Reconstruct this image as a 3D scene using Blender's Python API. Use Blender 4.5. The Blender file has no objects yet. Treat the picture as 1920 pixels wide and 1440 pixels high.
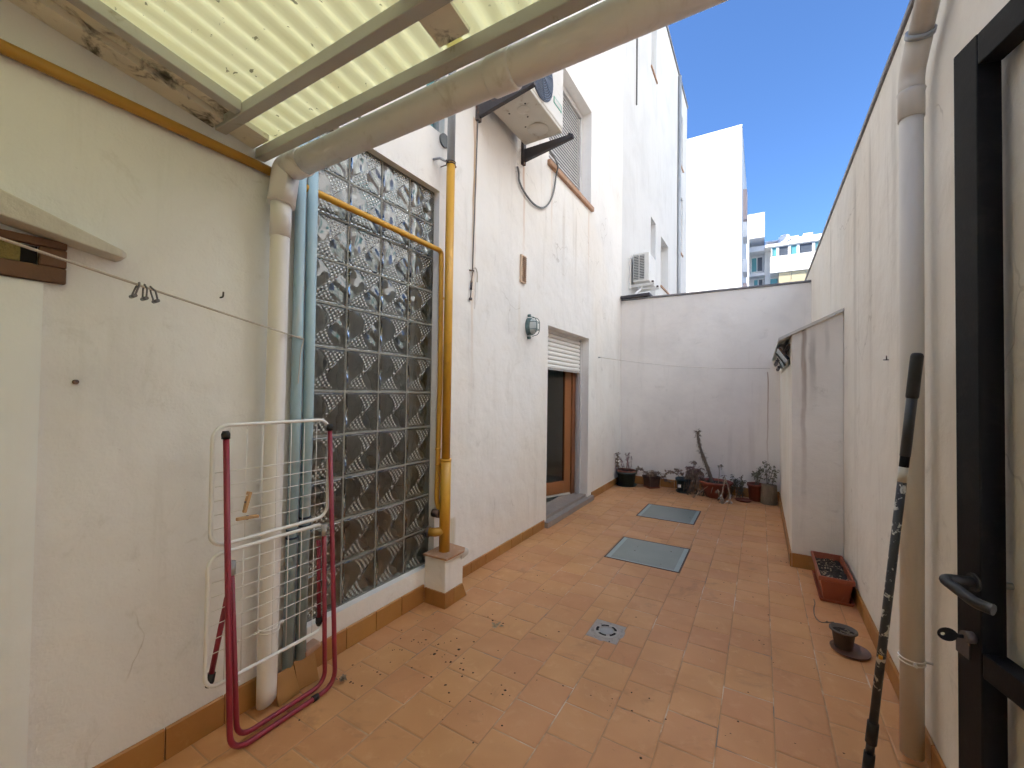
import bpy, bmesh, math, random
from mathutils import Vector, Matrix
random.seed(7)
R = math.radians
scene = bpy.context.scene
COL = scene.collection

# ------------------------------------------------------------------ camera
YAW, PITCH, ROLL, EYE = 0.5364, 0.0192, 0.0132, 1.3205
fw = Vector((-math.sin(YAW)*math.cos(PITCH), math.cos(YAW)*math.cos(PITCH), math.sin(PITCH)))
rt = Vector((math.cos(YAW), math.sin(YAW), 0)); upv = rt.cross(fw)
r2 = rt*math.cos(ROLL)+upv*math.sin(ROLL); u2 = upv*math.cos(ROLL)-rt*math.sin(ROLL)
cam = bpy.data.cameras.new('camera'); camo = bpy.data.objects.new('camera', cam); COL.objects.link(camo)
cam.sensor_fit = 'HORIZONTAL'; cam.sensor_width = 36.0; cam.lens = 785.53/1920*36
cam.clip_start = 0.02; cam.clip_end = 3000
M = Matrix.Identity(4)
for i in range(3):
    M[i][0] = r2[i]; M[i][1] = u2[i]; M[i][2] = -fw[i]
M[0][3], M[1][3], M[2][3] = 0, 0, EYE
camo.matrix_world = M
scene.camera = camo

# ------------------------------------------------------------------ world, sun, exposure
SUN_TO = Vector((-0.88, -0.47, 0)).normalized(); SUN_EL = R(42)
sun_dir = Vector((SUN_TO.x*math.cos(SUN_EL), SUN_TO.y*math.cos(SUN_EL), math.sin(SUN_EL)))
world = bpy.data.worlds.new('World'); scene.world = world; world.use_nodes = True
wn = world.node_tree; wn.nodes.clear()
sky = wn.nodes.new('ShaderNodeTexSky'); sky.sky_type = 'NISHITA'; sky.sun_disc = False
sky.sun_elevation = SUN_EL; sky.sun_rotation = math.atan2(SUN_TO.x, SUN_TO.y)
sky.air_density = 0.85; sky.dust_density = 0.0; sky.ozone_density = 10.0
bg = wn.nodes.new('ShaderNodeBackground'); bg.inputs[1].default_value = 0.085
wo = wn.nodes.new('ShaderNodeOutputWorld')
wn.links.new(sky.outputs[0], bg.inputs[0]); wn.links.new(bg.outputs[0], wo.inputs[0])
sl = bpy.data.lights.new('sun', 'SUN'); sl.energy = 4.6; sl.angle = R(0.53); sl.color = (1.0, 0.95, 0.87)
so = bpy.data.objects.new('sun', sl); COL.objects.link(so); so.location = (-8, -7, 14)
so.rotation_euler = (-sun_dir).to_track_quat('-Z', 'Y').to_euler()
vs = scene.view_settings
vs.view_transform = 'Standard'; vs.look = 'None'; vs.gamma = 1.0; vs.use_curve_mapping = False
vs.exposure = 1.97
scene.render.engine = 'CYCLES'
cy = scene.cycles
cy.use_denoising = True; cy.adaptive_threshold = .045; cy.adaptive_min_samples = 20; cy.max_bounces = 12; cy.diffuse_bounces = 7; cy.glossy_bounces = 4
cy.transmission_bounces = 6; cy.transparent_max_bounces = 8; cy.caustics_reflective = False
cy.sample_clamp_indirect = 8.0; cy.blur_glossy = 0.5

# ------------------------------------------------------------------ materials
class NT:
    def __init__(s, name):
        s.m = bpy.data.materials.new(name); s.m.use_nodes = True; s.t = s.m.node_tree; s.t.nodes.clear()
        s.out = s.n('ShaderNodeOutputMaterial')
    def n(s, ty, **kw):
        nd = s.t.nodes.new(ty)
        for k, v in kw.items(): setattr(nd, k, v)
        return nd
    def put(s, sock, v):
        if hasattr(v, 'is_linked') or isinstance(v, bpy.types.NodeSocket): s.t.links.new(v, sock)
        elif isinstance(v, (tuple, list)) and len(v) == 3 and sock.type == 'RGBA': sock.default_value = (*v, 1)
        else: sock.default_value = v
    def math(s, op, a, b=0.0, c=None, clamp=False):
        nd = s.n('ShaderNodeMath', operation=op, use_clamp=clamp)
        s.put(nd.inputs[0], a); s.put(nd.inputs[1], b)
        if c is not None: s.put(nd.inputs[2], c)
        return nd.outputs[0]
    def mix(s, f, a, b, mode='MIX'):
        nd = s.n('ShaderNodeMix', data_type='RGBA', blend_type=mode)
        s.put(nd.inputs[0], f); s.put(nd.inputs[6], a); s.put(nd.inputs[7], b)
        return nd.outputs[2]
    def ramp(s, f, lo, hi):
        nd = s.n('ShaderNodeMapRange', interpolation_type='SMOOTHSTEP')
        s.put(nd.inputs[0], f); nd.inputs[1].default_value = lo; nd.inputs[2].default_value = hi
        return nd.outputs[0]
    def pos(s, scale=(1, 1, 1), rand=False, obj=False):
        g = s.n('ShaderNodeTexCoord').outputs['Object'] if obj else s.n('ShaderNodeNewGeometry').outputs['Position']
        v = s.n('ShaderNodeVectorMath', operation='MULTIPLY'); s.put(v.inputs[0], g); v.inputs[1].default_value = scale
        o = v.outputs[0]
        if rand:
            oi = s.n('ShaderNodeObjectInfo').outputs['Random']
            a = s.n('ShaderNodeVectorMath', operation='MULTIPLY_ADD')
            s.put(a.inputs[0], oi); a.inputs[1].default_value = (37.0, 91.0, 53.0); s.put(a.inputs[2], o); o = a.outputs[0]
        return o
    def noise(s, vec, scale, detail=4, rough=.55, dist=0):
        nd = s.n('ShaderNodeTexNoise'); s.put(nd.inputs['Vector'], vec)
        nd.inputs['Scale'].default_value = scale; nd.inputs['Detail'].default_value = detail
        nd.inputs['Roughness'].default_value = rough; nd.inputs['Distortion'].default_value = dist
        return nd.outputs[0]
    def bump(s, h, strength=.3, dist=.01):
        nd = s.n('ShaderNodeBump'); s.put(nd.inputs['Height'], h)
        nd.inputs['Strength'].default_value = strength; nd.inputs['Distance'].default_value = dist
        return nd.outputs[0]
    def bsdf(s, col, rough=.6, metal=0, normal=None, spec=.5, **kw):
        p = s.n('ShaderNodeBsdfPrincipled')
        s.put(p.inputs['Base Color'], col); s.put(p.inputs['Roughness'], rough); s.put(p.inputs['Metallic'], metal)
        p.inputs['Specular IOR Level'].default_value = spec
        if normal is not None: s.put(p.inputs['Normal'], normal)
        for k, v in kw.items(): s.put(p.inputs[k.replace('_', ' ')], v)
        return p.outputs[0]
    def end(s, sh):
        s.t.links.new(sh, s.out.inputs[0]); return s.m

MATS = {}
def surf(name, col, rough=.55, var=.12, scale=9, bump=.15, bscale=140, bdist=.002, metal=0, col2=None, lo=.45, hi=.7,
         rand=True, streak=False, spec=.5, rvar=0.0, orand=0.0):
    """general worn surface: base colour, cloudy value variation, optional second colour in patches, fine bump"""
    t = NT(name); v = t.pos((1, 1, .22) if streak else (1, 1, 1), rand=rand)
    n1 = t.noise(v, scale, 3); f = t.math('MULTIPLY_ADD', n1, 2*var, 1-var)
    if orand:
        oi = t.n('ShaderNodeObjectInfo').outputs['Random']; f = t.math('MULTIPLY', f, t.math('MULTIPLY_ADD', oi, 2*orand, 1-orand))
    cc = t.n('ShaderNodeVectorMath', operation='SCALE'); cc.inputs[0].default_value = col; t.put(cc.inputs['Scale'], f)
    c = cc.outputs[0]
    if col2:
        n2 = t.noise(v, scale*1.7, 4, .65, .6); c = t.mix(t.ramp(n2, lo, hi), c, col2)
    nb = t.noise(t.pos(), bscale, 1); nrm = t.bump(nb, bump, bdist) if bump else None
    rr = t.math('MULTIPLY_ADD', t.noise(v, scale*2.3, 3), rvar*2, rough-rvar) if rvar else rough
    MATS[name] = t.end(t.bsdf(c, rr, metal, nrm, spec)); return MATS[name]

def plaster(name, col, dirt=(.42, .39, .33), amount=.5, streak=.5, stains=(), fine=.35, warm=None, crack=0):
    """painted render: trowel waves, soft clouds, rain streaks, stains of a given place"""
    t = NT(name); p = t.pos(); ps = t.pos((3.0, 3.0, .28))
    cl = t.noise(p, 1.3, 4, .6, .4); c = t.mix(t.ramp(cl, .38, .75), col, tuple(x*.90 for x in col))
    if warm: c = t.mix(t.math('MULTIPLY', t.ramp(t.noise(p, .7, 3), .42, .68), .6), c, warm)
    st = t.noise(ps, 2.6, 5, .68, .25)
    c = t.mix(t.math('MULTIPLY', t.ramp(st, .54, .78), streak), c, dirt)
    sp = t.noise(p, 5.5, 6, .72, .8)
    c = t.mix(t.math('MULTIPLY', t.ramp(sp, .57, .72), amount*.42), c, dirt)
    sk = t.noise(p, 70, 2); c = t.mix(t.math('MULTIPLY', t.ramp(sk, .74, .80), .35*amount), c, (.25, .22, .18))
    if crack:
        dv = t.n('ShaderNodeVectorMath', operation='MULTIPLY_ADD'); t.put(dv.inputs[0], t.n('ShaderNodeTexNoise').outputs[1])
        dn_ = dv.inputs[0].links[0].from_node; t.put(dn_.inputs['Vector'], p); dn_.inputs['Scale'].default_value = 4.0; dn_.inputs['Detail'].default_value = 3
        dv.inputs[1].default_value = (.35, .35, .35); t.put(dv.inputs[2], p)
        vo = t.n('ShaderNodeTexVoronoi', feature='DISTANCE_TO_EDGE'); t.put(vo.inputs['Vector'], dv.outputs[0]); vo.inputs['Scale'].default_value = .9
        ck = t.math('MULTIPLY', t.math('SUBTRACT', 1.0, t.ramp(vo.outputs['Distance'], .0015, .005)), t.ramp(cl, .53, .60))
        c = t.mix(t.math('MULTIPLY', ck, .38), c, (.34, .30, .25))
    sep = t.n('ShaderNodeSeparateXYZ'); t.put(sep.inputs[0], p)
    if stains: wn_ = t.noise(p, 3.0, 2); br_ = t.math('MULTIPLY_ADD', t.noise(ps, 9, 3), 1.2, .2)
    for (axis, s0, ztop, zbot, w, rc, k) in stains:
        s_ = sep.outputs[axis]
        wob = t.math('MULTIPLY_ADD', wn_, .05, s0-.025)
        d = t.math('ABSOLUTE', t.math('SUBTRACT', s_, wob))
        m = t.math('SUBTRACT', 1.0, t.ramp(d, w*.25, w))
        so_ = .01 if rc[0] > 1.9*rc[2] else .35
        up = t.math('SUBTRACT', 1.0, t.ramp(sep.outputs[2], ztop-so_, ztop+.01))
        dn = t.ramp(sep.outputs[2], zbot, ztop)
        m = t.math('MULTIPLY', t.math('MULTIPLY', m, up), t.math('MULTIPLY', dn, br_), clamp=True)
        c = t.mix(t.math('MULTIPLY', m, k, clamp=True), c, rc)
    h = t.math('MULTIPLY_ADD', t.noise(p, 7, 2, .5), 2.2, t.math('MULTIPLY', t.noise(p, 90, 2, .6), .28))
    nrm = t.bump(h, fine, .012)
    MATS[name] = t.end(t.bsdf(c, .85, 0, nrm, .25)); return MATS[name]

RUST = (.50, .24, .09)
plaster('facade', (.84, .82, .785), amount=.5, streak=.24, warm=(.82, .76, .67), fine=.40, crack=1, stains=(
    (1, 2.475, 3.34, 1.0, .022, (.56, .33, .14), .95), (1, 2.50, 3.34, 1.7, .010, RUST, .8), (1, 3.225, 3.33, 2.3, .028, RUST, .6), (1, 3.17, 2.29, 1.6, .03, (.60, .50, .36), .5),
    (1, 3.80, 3.55, 2.6, .03, (.62, .45, .32), .5), (1, 4.86, 3.55, 2.3, .03, (.62, .45, .32), .5),
    (1, 4.1, 3.5, 2.1, .05, (.55, .48, .40), .5), (1, 4.45, 3.5, 2.0, .04, (.52, .47, .40), .5), (1, 2.28, .45, -.3, .05, (.5, .42, .24), .7)))
plaster('near_wall', (.825, .832, .842), dirt=(.45, .44, .40), amount=.5, streak=.2, fine=.42, crack=1)
plaster('facade_beyond', (.68, .68, .67), amount=.35, streak=.35, fine=.15)
plaster('end_wall', (.86, .815, .75), amount=.45, streak=.22, fine=.2, stains=(
    (0, .075, 1.62, -.2, .010, (.36, .22, .14), .9), (0, -.10, 1.1, -.4, .05, (.56, .51, .45), .4), (0, -.35, 1.0, -.4, .04, (.56, .51, .45), .35), (0, -1.5, 2.7, 1.2, .05, (.56, .51, .45), .3)))
plaster('boundary', (.85, .82, .755), dirt=(.36, .32, .25), amount=.6, streak=.3, warm=(.78, .71, .60), fine=.45, crack=1, stains=(
    (1, 3.5, 2.95, .2, .07, (.34, .30, .24), .5), (1, 3.05, 2.95, .5, .05, (.34, .30, .24), .45), (1, 2.55, 2.95, 1.2, .06, (.36, .33, .27), .45), (1, 4.6, 2.95, 1.7, .05, (.30, .28, .22), .55)))
plaster('shed_wall', (.84, .81, .74), dirt=(.30, .26, .2), amount=.6, streak=.3, warm=(.76, .68, .57), fine=.35, stains=(
    (0, .285, 1.9, .2, .022, (.28, .19, .12), .85), (0, .34, 1.9, 1.1, .03, (.2, .18, .14), .7), (0, .43, 1.95, 1.5, .02, (.22, .2, .15), .6)))
plaster('white_paint', (.87, .91, .94), amount=.1, streak=.08, fine=.12)
plaster('back_wall', (.83, .82, .79), amount=.4, streak=.3)
plaster('far_white', (.84, .84, .82), amount=.25, streak=.25, fine=.1)
plaster('far_grey', (.80, .81, .83), amount=.15, streak=.1, fine=.1)
plaster('concrete', (.62, .60, .55), amount=.7, streak=.3, fine=.5)
plaster('room', (.62, .64, .61), amount=.2, streak=.1)

def tile_mat(name, col, dark, light, gl=.42):
    t = NT(name); p = t.pos(rand=True); oi = t.n('ShaderNodeObjectInfo').outputs['Random']
    a = t.noise(t.pos(), 2.2, 3, .6, .5); c = t.mix(t.ramp(a, .3, .72), dark, col)
    c = t.mix(t.math('MULTIPLY', t.ramp(t.noise(p, 14, 4, .7, .6), .52, .76), .55), c, light)
    hv = t.n('ShaderNodeHueSaturation'); t.put(hv.inputs['Color'], c)
    t.put(hv.inputs['Hue'], t.math('MULTIPLY_ADD', oi, .008, .496)); t.put(hv.inputs['Value'], t.math('MULTIPLY_ADD', oi, .07, .965))
    hv.inputs['Saturation'].default_value = 1.0
    pw = t.pos(); c = hv.outputs[0]
    c = t.mix(t.math('MULTIPLY', t.ramp(t.noise(pw, 1.1, 3, .6, .3), .5, .78), .30), c, (.52, .32, .165))     # chalky film left by rain
    c = t.mix(t.math('MULTIPLY', t.ramp(t.noise(pw, 42, 3, .8), .66, .74), .35), c, (.16, .09, .05))
    c = t.mix(t.math('MULTIPLY', t.ramp(t.noise(pw, 3.1, 4, .7, 1.2), .56, .72), .45), c, (.36, .19, .085))
    rr = t.math('MULTIPLY_ADD', t.noise(pw, 6, 4), .3, gl-.12)
    h = t.math('ADD', t.math('MULTIPLY', t.noise(p, 9, 3), 1.0), t.math('MULTIPLY', t.noise(pw, 120, 2), .10))
    MATS[name] = t.end(t.bsdf(c, rr, 0, t.bump(h, .22, .004), .42)); return MATS[name]
tile_mat('floor_tile', (.67, .350, .158), (.585, .290, .122), (.72, .415, .215))
tile_mat('skirting', (.43, .21, .062), (.36, .165, .045), (.48, .25, .09), .38)

def grout():
    t = NT('grout'); p = t.pos()
    c = t.mix(t.ramp(t.noise(p, 2.2, 5, .65), .50, .64), (.50, .30, .165), (.76, .62, .47))
    c = t.mix(t.ramp(t.noise(p, 3.7, 4, .6), .58, .66), c, (.27, .24, .215))
    return t.end(t.bsdf(c, .9, 0, t.bump(t.noise(p, 160, 3), .5, .002), .2))
MATS['grout'] = grout()

surf('pvc', (.80, .79, .78), .42, .06, 5, .05, rand=False, col2=(.55, .52, .46), lo=.60, hi=.85, streak=True)
surf('pvc_old', (.79, .78, .76), .5, .08, 5, .06, rand=False, col2=(.54, .51, .46), lo=.55, hi=.8)
surf('pvc_grey', (.62, .58, .52), .5, .08, 5, .06, rand=False, col2=(.48, .45, .40), lo=.55, hi=.8, streak=True)
surf('blue_paint', (.34, .47, .52), .45, .10, 6, .1, rand=False, col2=(.48, .52, .52), lo=.52, hi=.72, streak=True)
surf('yellow_paint', (.62, .33, .035), .38, .10, 6, .1, rand=False, col2=(.50, .25, .03), lo=.55, hi=.8)
surf('yellow_dull', (.46, .245, .035), .42, .10, 6, .1, rand=False, col2=(.36, .18, .03), lo=.55, hi=.8)
surf('zinc', (.38, .40, .42), .5, .1, 9, .08, metal=.35, streak=True)
surf('steel_beam', (.48, .49, .48), .55, .10, 7, .1, rand=False, col2=(.30, .28, .21), lo=.60, hi=.78)
surf('black_iron', (.007, .007, .008), .5, .2, 12, .12, col2=(.014, .013, .013), lo=.5, hi=.7, spec=.15)
surf('black_plastic', (.014, .013, .013), .5, .2, 12, .1)
surf('red_tube', (.27, .024, .046), .35, .10, 9, .06, col2=(.36, .10, .10), lo=.62, hi=.8, rand=False)
surf('white_tube', (.80, .81, .81), .35, .08, 12, .06, col2=(.45, .43, .4), lo=.66, hi=.75, rand=False)
surf('grey_clip', (.35, .35, .35), .5, .1, 9, .1)
surf('bracket_rust', (.075, .060, .058), .6, .25, 14, .3, col2=(.24, .13, .07), lo=.5, hi=.68)
surf('bracket_dark', (.052, .046, .050), .55, .2, 14, .2, col2=(.12, .08, .06), lo=.58, hi=.72)
surf('ac_white', (.74, .72, .67), .45, .06, 6, .04, col2=(.52, .45, .35), lo=.6, hi=.8)
surf('ac_base', (.62, .59, .52), .55, .10, 7, .1, col2=(.40, .33, .24), lo=.55, hi=.75)
surf('fan_dark', (.05, .065, .10), .5, .15, 15, .1)
surf('fan_ring', (.18, .22, .30), .4, .1, 15, .1)
surf('label_green', (.10, .42, .30), .5, .05, 9, 0)
surf('coil', (.13, .14, .14), .5, .2, 30, .2)
surf('shutter_slat', (.62, .61, .60), .4, .08, 6, .05, orand=.08)
surf('shutter_white', (.80, .79, .76), .4, .05, 6, .04, orand=.05)
surf('terracotta_sill', (.44, .25, .145), .7, .15, 12, .3, col2=(.50, .36, .26), lo=.5, hi=.7)
surf('stone_sill', (.30, .255, .225), .6, .12, 8, .15, col2=(.38, .31, .25), lo=.52, hi=.72)
surf('door_wood', (.30, .115, .040), .42, .22, 4, .1, streak=True)
surf('frame_wood', (.22, .085, .035), .5, .22, 4, .1, streak=True)
surf('shutter_box_wood', (.15, .072, .036), .6, .25, 6, .2, col2=(.09, .05, .03), lo=.5, hi=.75)
surf('brass_mesh', (.23, .175, .045), .6, .3, 160, .8, bscale=260, bdist=.004)
surf('rope', (.55, .50, .43), .9, .15, 40, .3)
surf('wire_grey', (.17, .17, .16), .6, .15, 20, .1)
surf('chrome', (.16, .16, .17), .3, .15, 40, .05, metal=.9)
surf('lamp_green', (.10, .16, .15), .5, .15, 20, .2)
surf('lamp_glass', (.55, .60, .58), .15, .05, 9, 0)
surf('vent_beige', (.62, .46, .32), .6, .08, 9, .1)
surf('vent_slot', (.30, .18, .11), .7, .08, 9, .1)
surf('planter_red', (.33, .085, .042), .42, .10, 8, .1, col2=(.42, .16, .09), lo=.58, hi=.8)
surf('pot_red', (.25, .065, .035), .5, .15, 8, .1, col2=(.33, .15, .10), lo=.58, hi=.8)
surf('pot_green', (.035, .055, .050), .45, .15, 8, .1, col2=(.12, .13, .12), lo=.6, hi=.8)
surf('pot_brown', (.085, .055, .042), .5, .15, 8, .1, col2=(.15, .10, .08), lo=.55, hi=.8)
surf('pot_grey', (.115, .092, .075), .5, .15, 8, .1, col2=(.19, .16, .13), lo=.55, hi=.8)
surf('saucer_brown', (.20, .105, .075), .45, .12, 8, .1)
surf('soil', (.035, .027, .020), .95, .5, 60, 1.0, bscale=120, bdist=.01, col2=(.14, .11, .08), lo=.6, hi=.72)
surf('dry_leaf', (.27, .195, .135), .8, .4, 18, .2, orand=.2)
surf('dry_pale', (.42, .34, .23), .8, .3, 18, .2)
surf('dull_green', (.19, .185, .115), .7, .4, 18, .2)
surf('purple_leaf', (.24, .165, .155), .75, .4, 18, .2)
surf('bark', (.20, .165, .125), .9, .35, 24, .6, bscale=60, bdist=.006, streak=True)
surf('log_bark', (.20, .155, .10), .9, .35, 16, .9, bscale=45, bdist=.01, streak=True, col2=(.30, .24, .16), lo=.5, hi=.7)
surf('peg_wood', (.52, .33, .17), .6, .15, 30, .1)
surf('pole_dark', (.038, .042, .050), .45, .2, 18, .1)
surf('pole_splash', (.040, .045, .055), .5, .2, 18, .15, col2=(.60, .60, .58), lo=.565, hi=.60, rand=False)
surf('paper_white', (.62, .62, .58), .6, .1, 18, 0)
surf('orange_plastic', (.60, .30, .03), .4, .1, 18, 0)
surf('mortar', (.42, .39, .36), .9, .2, 25, .5, col2=(.27, .25, .24), lo=.5, hi=.75)
surf('joint', (.23, .23, .20), .8, .25, 12, .3, rand=False, col2=(.31, .30, .26), lo=.5, hi=.7)
surf('drain_grey', (.44, .42, .40), .45, .12, 20, .1)
surf('hole_black', (.008, .007, .006), .9, .1, 9, 0)
surf('loose_tile_edge', (.48, .30, .21), .9, .15, 30, .4)
surf('coping_metal', (.21, .20, .20), .55, .15, 6, .1, col2=(.32, .31, .30), lo=.5, hi=.7)
surf('debris', (.07, .038, .022), .9, .5, 60, .2, col2=(.45, .38, .30), lo=.66, hi=.70)
surf('asphalt', (.10, .095, .09), .9, .2, 3, .3)
surf('dirty_board', (.80, .78, .68), .8, .2, 7, .3, rand=False, col2=(.12, .11, .08), lo=.50, hi=.70)
surf('far_frame', (.84, .84, .83), .5, .03, 2, 0)
surf('far_glass', (.12, .34, .36), .12, .2, .6, 0)
surf('far_dark', (.07, .085, .11), .4, .2, 2, 0)
surf('far_pink', (.55, .44, .42), .6, .1, 2, 0)
surf('awning', (.78, .66, .42), .8, .05, 2, 0)
surf('clad', (.84, .84, .82), .6, .03, 2, 0)

def roof_sheet():
    t = NT('roof_sheet'); p = t.pos(); ps = t.pos((1, .18, 1))
    c = t.mix(t.ramp(t.noise(ps, 6, 5, .6), .35, .75), (.84, .79, .43), (.76, .70, .35))
    c = t.mix(t.math('MULTIPLY', t.ramp(t.noise(p, 27, 3, .7, .3), .665, .71), .8), c, (.13, .11, .045))
    tr = t.n('ShaderNodeBsdfTranslucent'); t.put(tr.inputs[0], c)
    df = t.bsdf(c, .45, 0, None, .4)
    mx = t.n('ShaderNodeMixShader'); mx.inputs[0].default_value = .15
    t.t.links.new(tr.outputs[0], mx.inputs[1]); t.t.links.new(df, mx.inputs[2])
    return t.end(mx.outputs[0])
MATS['roof_sheet'] = roof_sheet()

def glass(name, col, rough, ior=1.5, film=None):
    t = NT(name)
    c = t.mix(t.ramp(t.noise(t.pos(rand=True), 7, 4), .45, .75), col, film or col)
    return t.end(t.bsdf(c, rough, 0, None, .5, Transmission_Weight=1.0, IOR=ior))
MATS['glass_block'] = glass('glass_block', (.84, .88, .84), .012, 1.8, film=(.72, .76, .71))
def dot_glass():
    t = NT('glass_dot'); sh = t.bsdf((.88, .90, .85), .10, 0, None, .8, Transmission_Weight=.40, IOR=1.5)  # milky white stands in for light sparkling in the clear moulded dots
    return t.end(sh)
MATS['glass_dot'] = dot_glass()
MATS['door_glass'] = glass('door_glass', (.75, .78, .76), .01)
def frosted():
    t = NT('skylight_glass'); p = t.pos()
    c = t.mix(t.ramp(t.noise(p, 5, 4), .4, .7), (.225, .285, .265), (.25, .305, .285))
    c = t.mix(t.math('MULTIPLY', t.ramp(t.noise(p, 55, 3), .62, .75), .2), c, (.34, .36, .33))
    return t.end(t.bsdf(c, .28, 0, t.bump(t.noise(p, 90, 2), .05, .002), .5, Coat_Weight=.25, Coat_Roughness=.12))
MATS['skylight_glass'] = frosted()
surf('skylight_rim', (.33, .44, .44), .35, .15, 18, .05)
surf('skylight_edge', (.115, .075, .055), .6, .2, 18, .2)

# ------------------------------------------------------------------ mesh helpers
WLOC = {}
def link(o, parent=None, wl=(0, 0, 0)):
    COL.objects.link(o); wl = Vector(wl); WLOC[o.name] = wl
    if parent is not None:
        o.parent = parent; o.location = wl-WLOC[parent.name]
    else: o.location = wl
    return o
def tag(o, label=None, cat=None, group=None, kind=None):
    if label: o['label'] = label
    if cat: o['category'] = cat
    if group: o['group'] = group
    if kind: o['kind'] = kind
    return o
def thing(name, label, cat, loc=(0, 0, 0), group=None):
    return tag(link(bpy.data.objects.new(name, None), None, loc), label, cat, group)
def fillet(pts, r, n=6):
    pts = [Vector(p) for p in pts]; out = [pts[0]]
    for i in range(1, len(pts)-1):
        a, b, c = pts[i-1], pts[i], pts[i+1]
        d1 = (a-b); d2 = (c-b); rr = min(r, d1.length*.48, d2.length*.48)
        p1 = b+d1.normalized()*rr; p2 = b+d2.normalized()*rr
        for k in range(n+1):
            u = k/n; out.append(p1*(1-u)**2+b*2*u*(1-u)+p2*u*u)
    out.append(pts[-1]); return out
class MB:
    def __init__(s): s.v = []; s.f = []; s.sm = []
    def add(s, vs_, fs_, smooth=False):
        b = len(s.v); s.v += [tuple(v) for v in vs_]; s.f += [tuple(i+b for i in f) for f in fs_]; s.sm += [smooth]*len(fs_); return s
    def box(s, x0, x1, y0, y1, z0, z1):
        return s.add([(x0, y0, z0), (x1, y0, z0), (x1, y1, z0), (x0, y1, z0), (x0, y0, z1), (x1, y0, z1), (x1, y1, z1), (x0, y1, z1)],
                     [(0, 3, 2, 1), (4, 5, 6, 7), (0, 1, 5, 4), (1, 2, 6, 5), (2, 3, 7, 6), (3, 0, 4, 7)])
    def obox(s, c, ax, ay, az, hx, hy, hz):
        c = Vector(c); ax, ay, az = Vector(ax)*hx, Vector(ay)*hy, Vector(az)*hz
        vv = [c+ax*i+ay*j+az*k for k in (-1, 1) for (i, j) in ((-1, -1), (1, -1), (1, 1), (-1, 1))]
        return s.add(vv, [(0, 3, 2, 1), (4, 5, 6, 7), (0, 1, 5, 4), (1, 2, 6, 5), (2, 3, 7, 6), (3, 0, 4, 7)])
    def prism(s, poly, d):
        """poly: list of 3D points (planar), extruded by vector d"""
        n = len(poly); d = Vector(d); a = [Vector(p) for p in poly]
        s.add(a+[p+d for p in a], [tuple(range(n-1, -1, -1)), tuple(range(n, 2*n))]+[(i, (i+1) % n, (i+1) % n+n, i+n) for i in range(n)])
        return s
    def tube(s, pts, r, n=12, cap=True, closed=False):
        pts = [Vector(p) for p in pts]; m = len(pts)
        rs = r if isinstance(r, (list, tuple)) else [r]*m
        T = []
        for i in range(m):
            if closed: t = pts[(i+1) % m]-pts[i-1]
            else: t = pts[min(i+1, m-1)]-pts[max(i-1, 0)]
            T.append(t.normalized() if t.length > 1e-9 else Vector((0, 0, 1)))
        u = T[0].orthogonal().normalized(); vv = []
        for i in range(m):
            u = (u-T[i]*u.dot(T[i])); u = u.normalized() if u.length > 1e-6 else T[i].orthogonal().normalized()
            w = T[i].cross(u)
            vv += [pts[i]+(u*math.cos(2*math.pi*k/n)+w*math.sin(2*math.pi*k/n))*rs[i] for k in range(n)]
        ff = [(i*n+k, i*n+(k+1) % n, (i+1)*n+(k+1) % n, (i+1)*n+k) for i in range(m-1) for k in range(n)]
        if closed: ff += [((m-1)*n+k, (m-1)*n+(k+1) % n, (k+1) % n, k) for k in range(n)]
        s.add(vv, ff, True)
        if cap and not closed:
            b = len(s.v)-len(vv); s.f += [tuple(b+k for k in range(n-1, -1, -1)), tuple(b+(m-1)*n+k for k in range(n))]; s.sm += [False, False]
        return s
    def lathe(s, prof, c=(0, 0, 0), n=28, capb=False, wob=0):
        c = Vector(c); m = len(prof)
        vv = [c+Vector((r*math.cos(2*math.pi*k/n)*(1+wob*math.sin(3*2*math.pi*k/n+z*9)), r*math.sin(2*math.pi*k/n)*(1+wob*math.cos(5*2*math.pi*k/n)), z)) for r, z in prof for k in range(n)]
        ff = [(i*n+k, i*n+(k+1) % n, (i+1)*n+(k+1) % n, (i+1)*n+k) for i in range(m-1) for k in range(n)]
        s.add(vv, ff, True)
        return s
    def disc(s, c, r, n=24, wob=0, nrm=(0, 0, 1)):
        c = Vector(c); nrm = Vector(nrm); u = nrm.orthogonal().normalized(); w = nrm.cross(u)
        vv = [c+(u*math.cos(2*math.pi*k/n)+w*math.sin(2*math.pi*k/n))*r*(1+random.uniform(-wob, wob)) for k in range(n)]
        return s.add(vv, [tuple(range(n))])
    def leaf(s, p, d, ln, wd, curl=.25):
        p = Vector(p); d = Vector(d).normalized(); sd = d.cross(Vector((random.uniform(-1, 1), random.uniform(-1, 1), 1))).normalized(); nn = sd.cross(d)
        a = p+d*ln*.45+sd*wd+nn*curl*ln*.2; b = p+d*ln*.45-sd*wd+nn*curl*ln*.2; e = p+d*ln-nn*curl*ln*.5
        mid = p+d*ln*.5-nn*wd*.3
        return s.add([p, a, e, b, mid], [(0, 4, 1), (1, 4, 2), (0, 3, 4), (3, 2, 4)])
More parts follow.
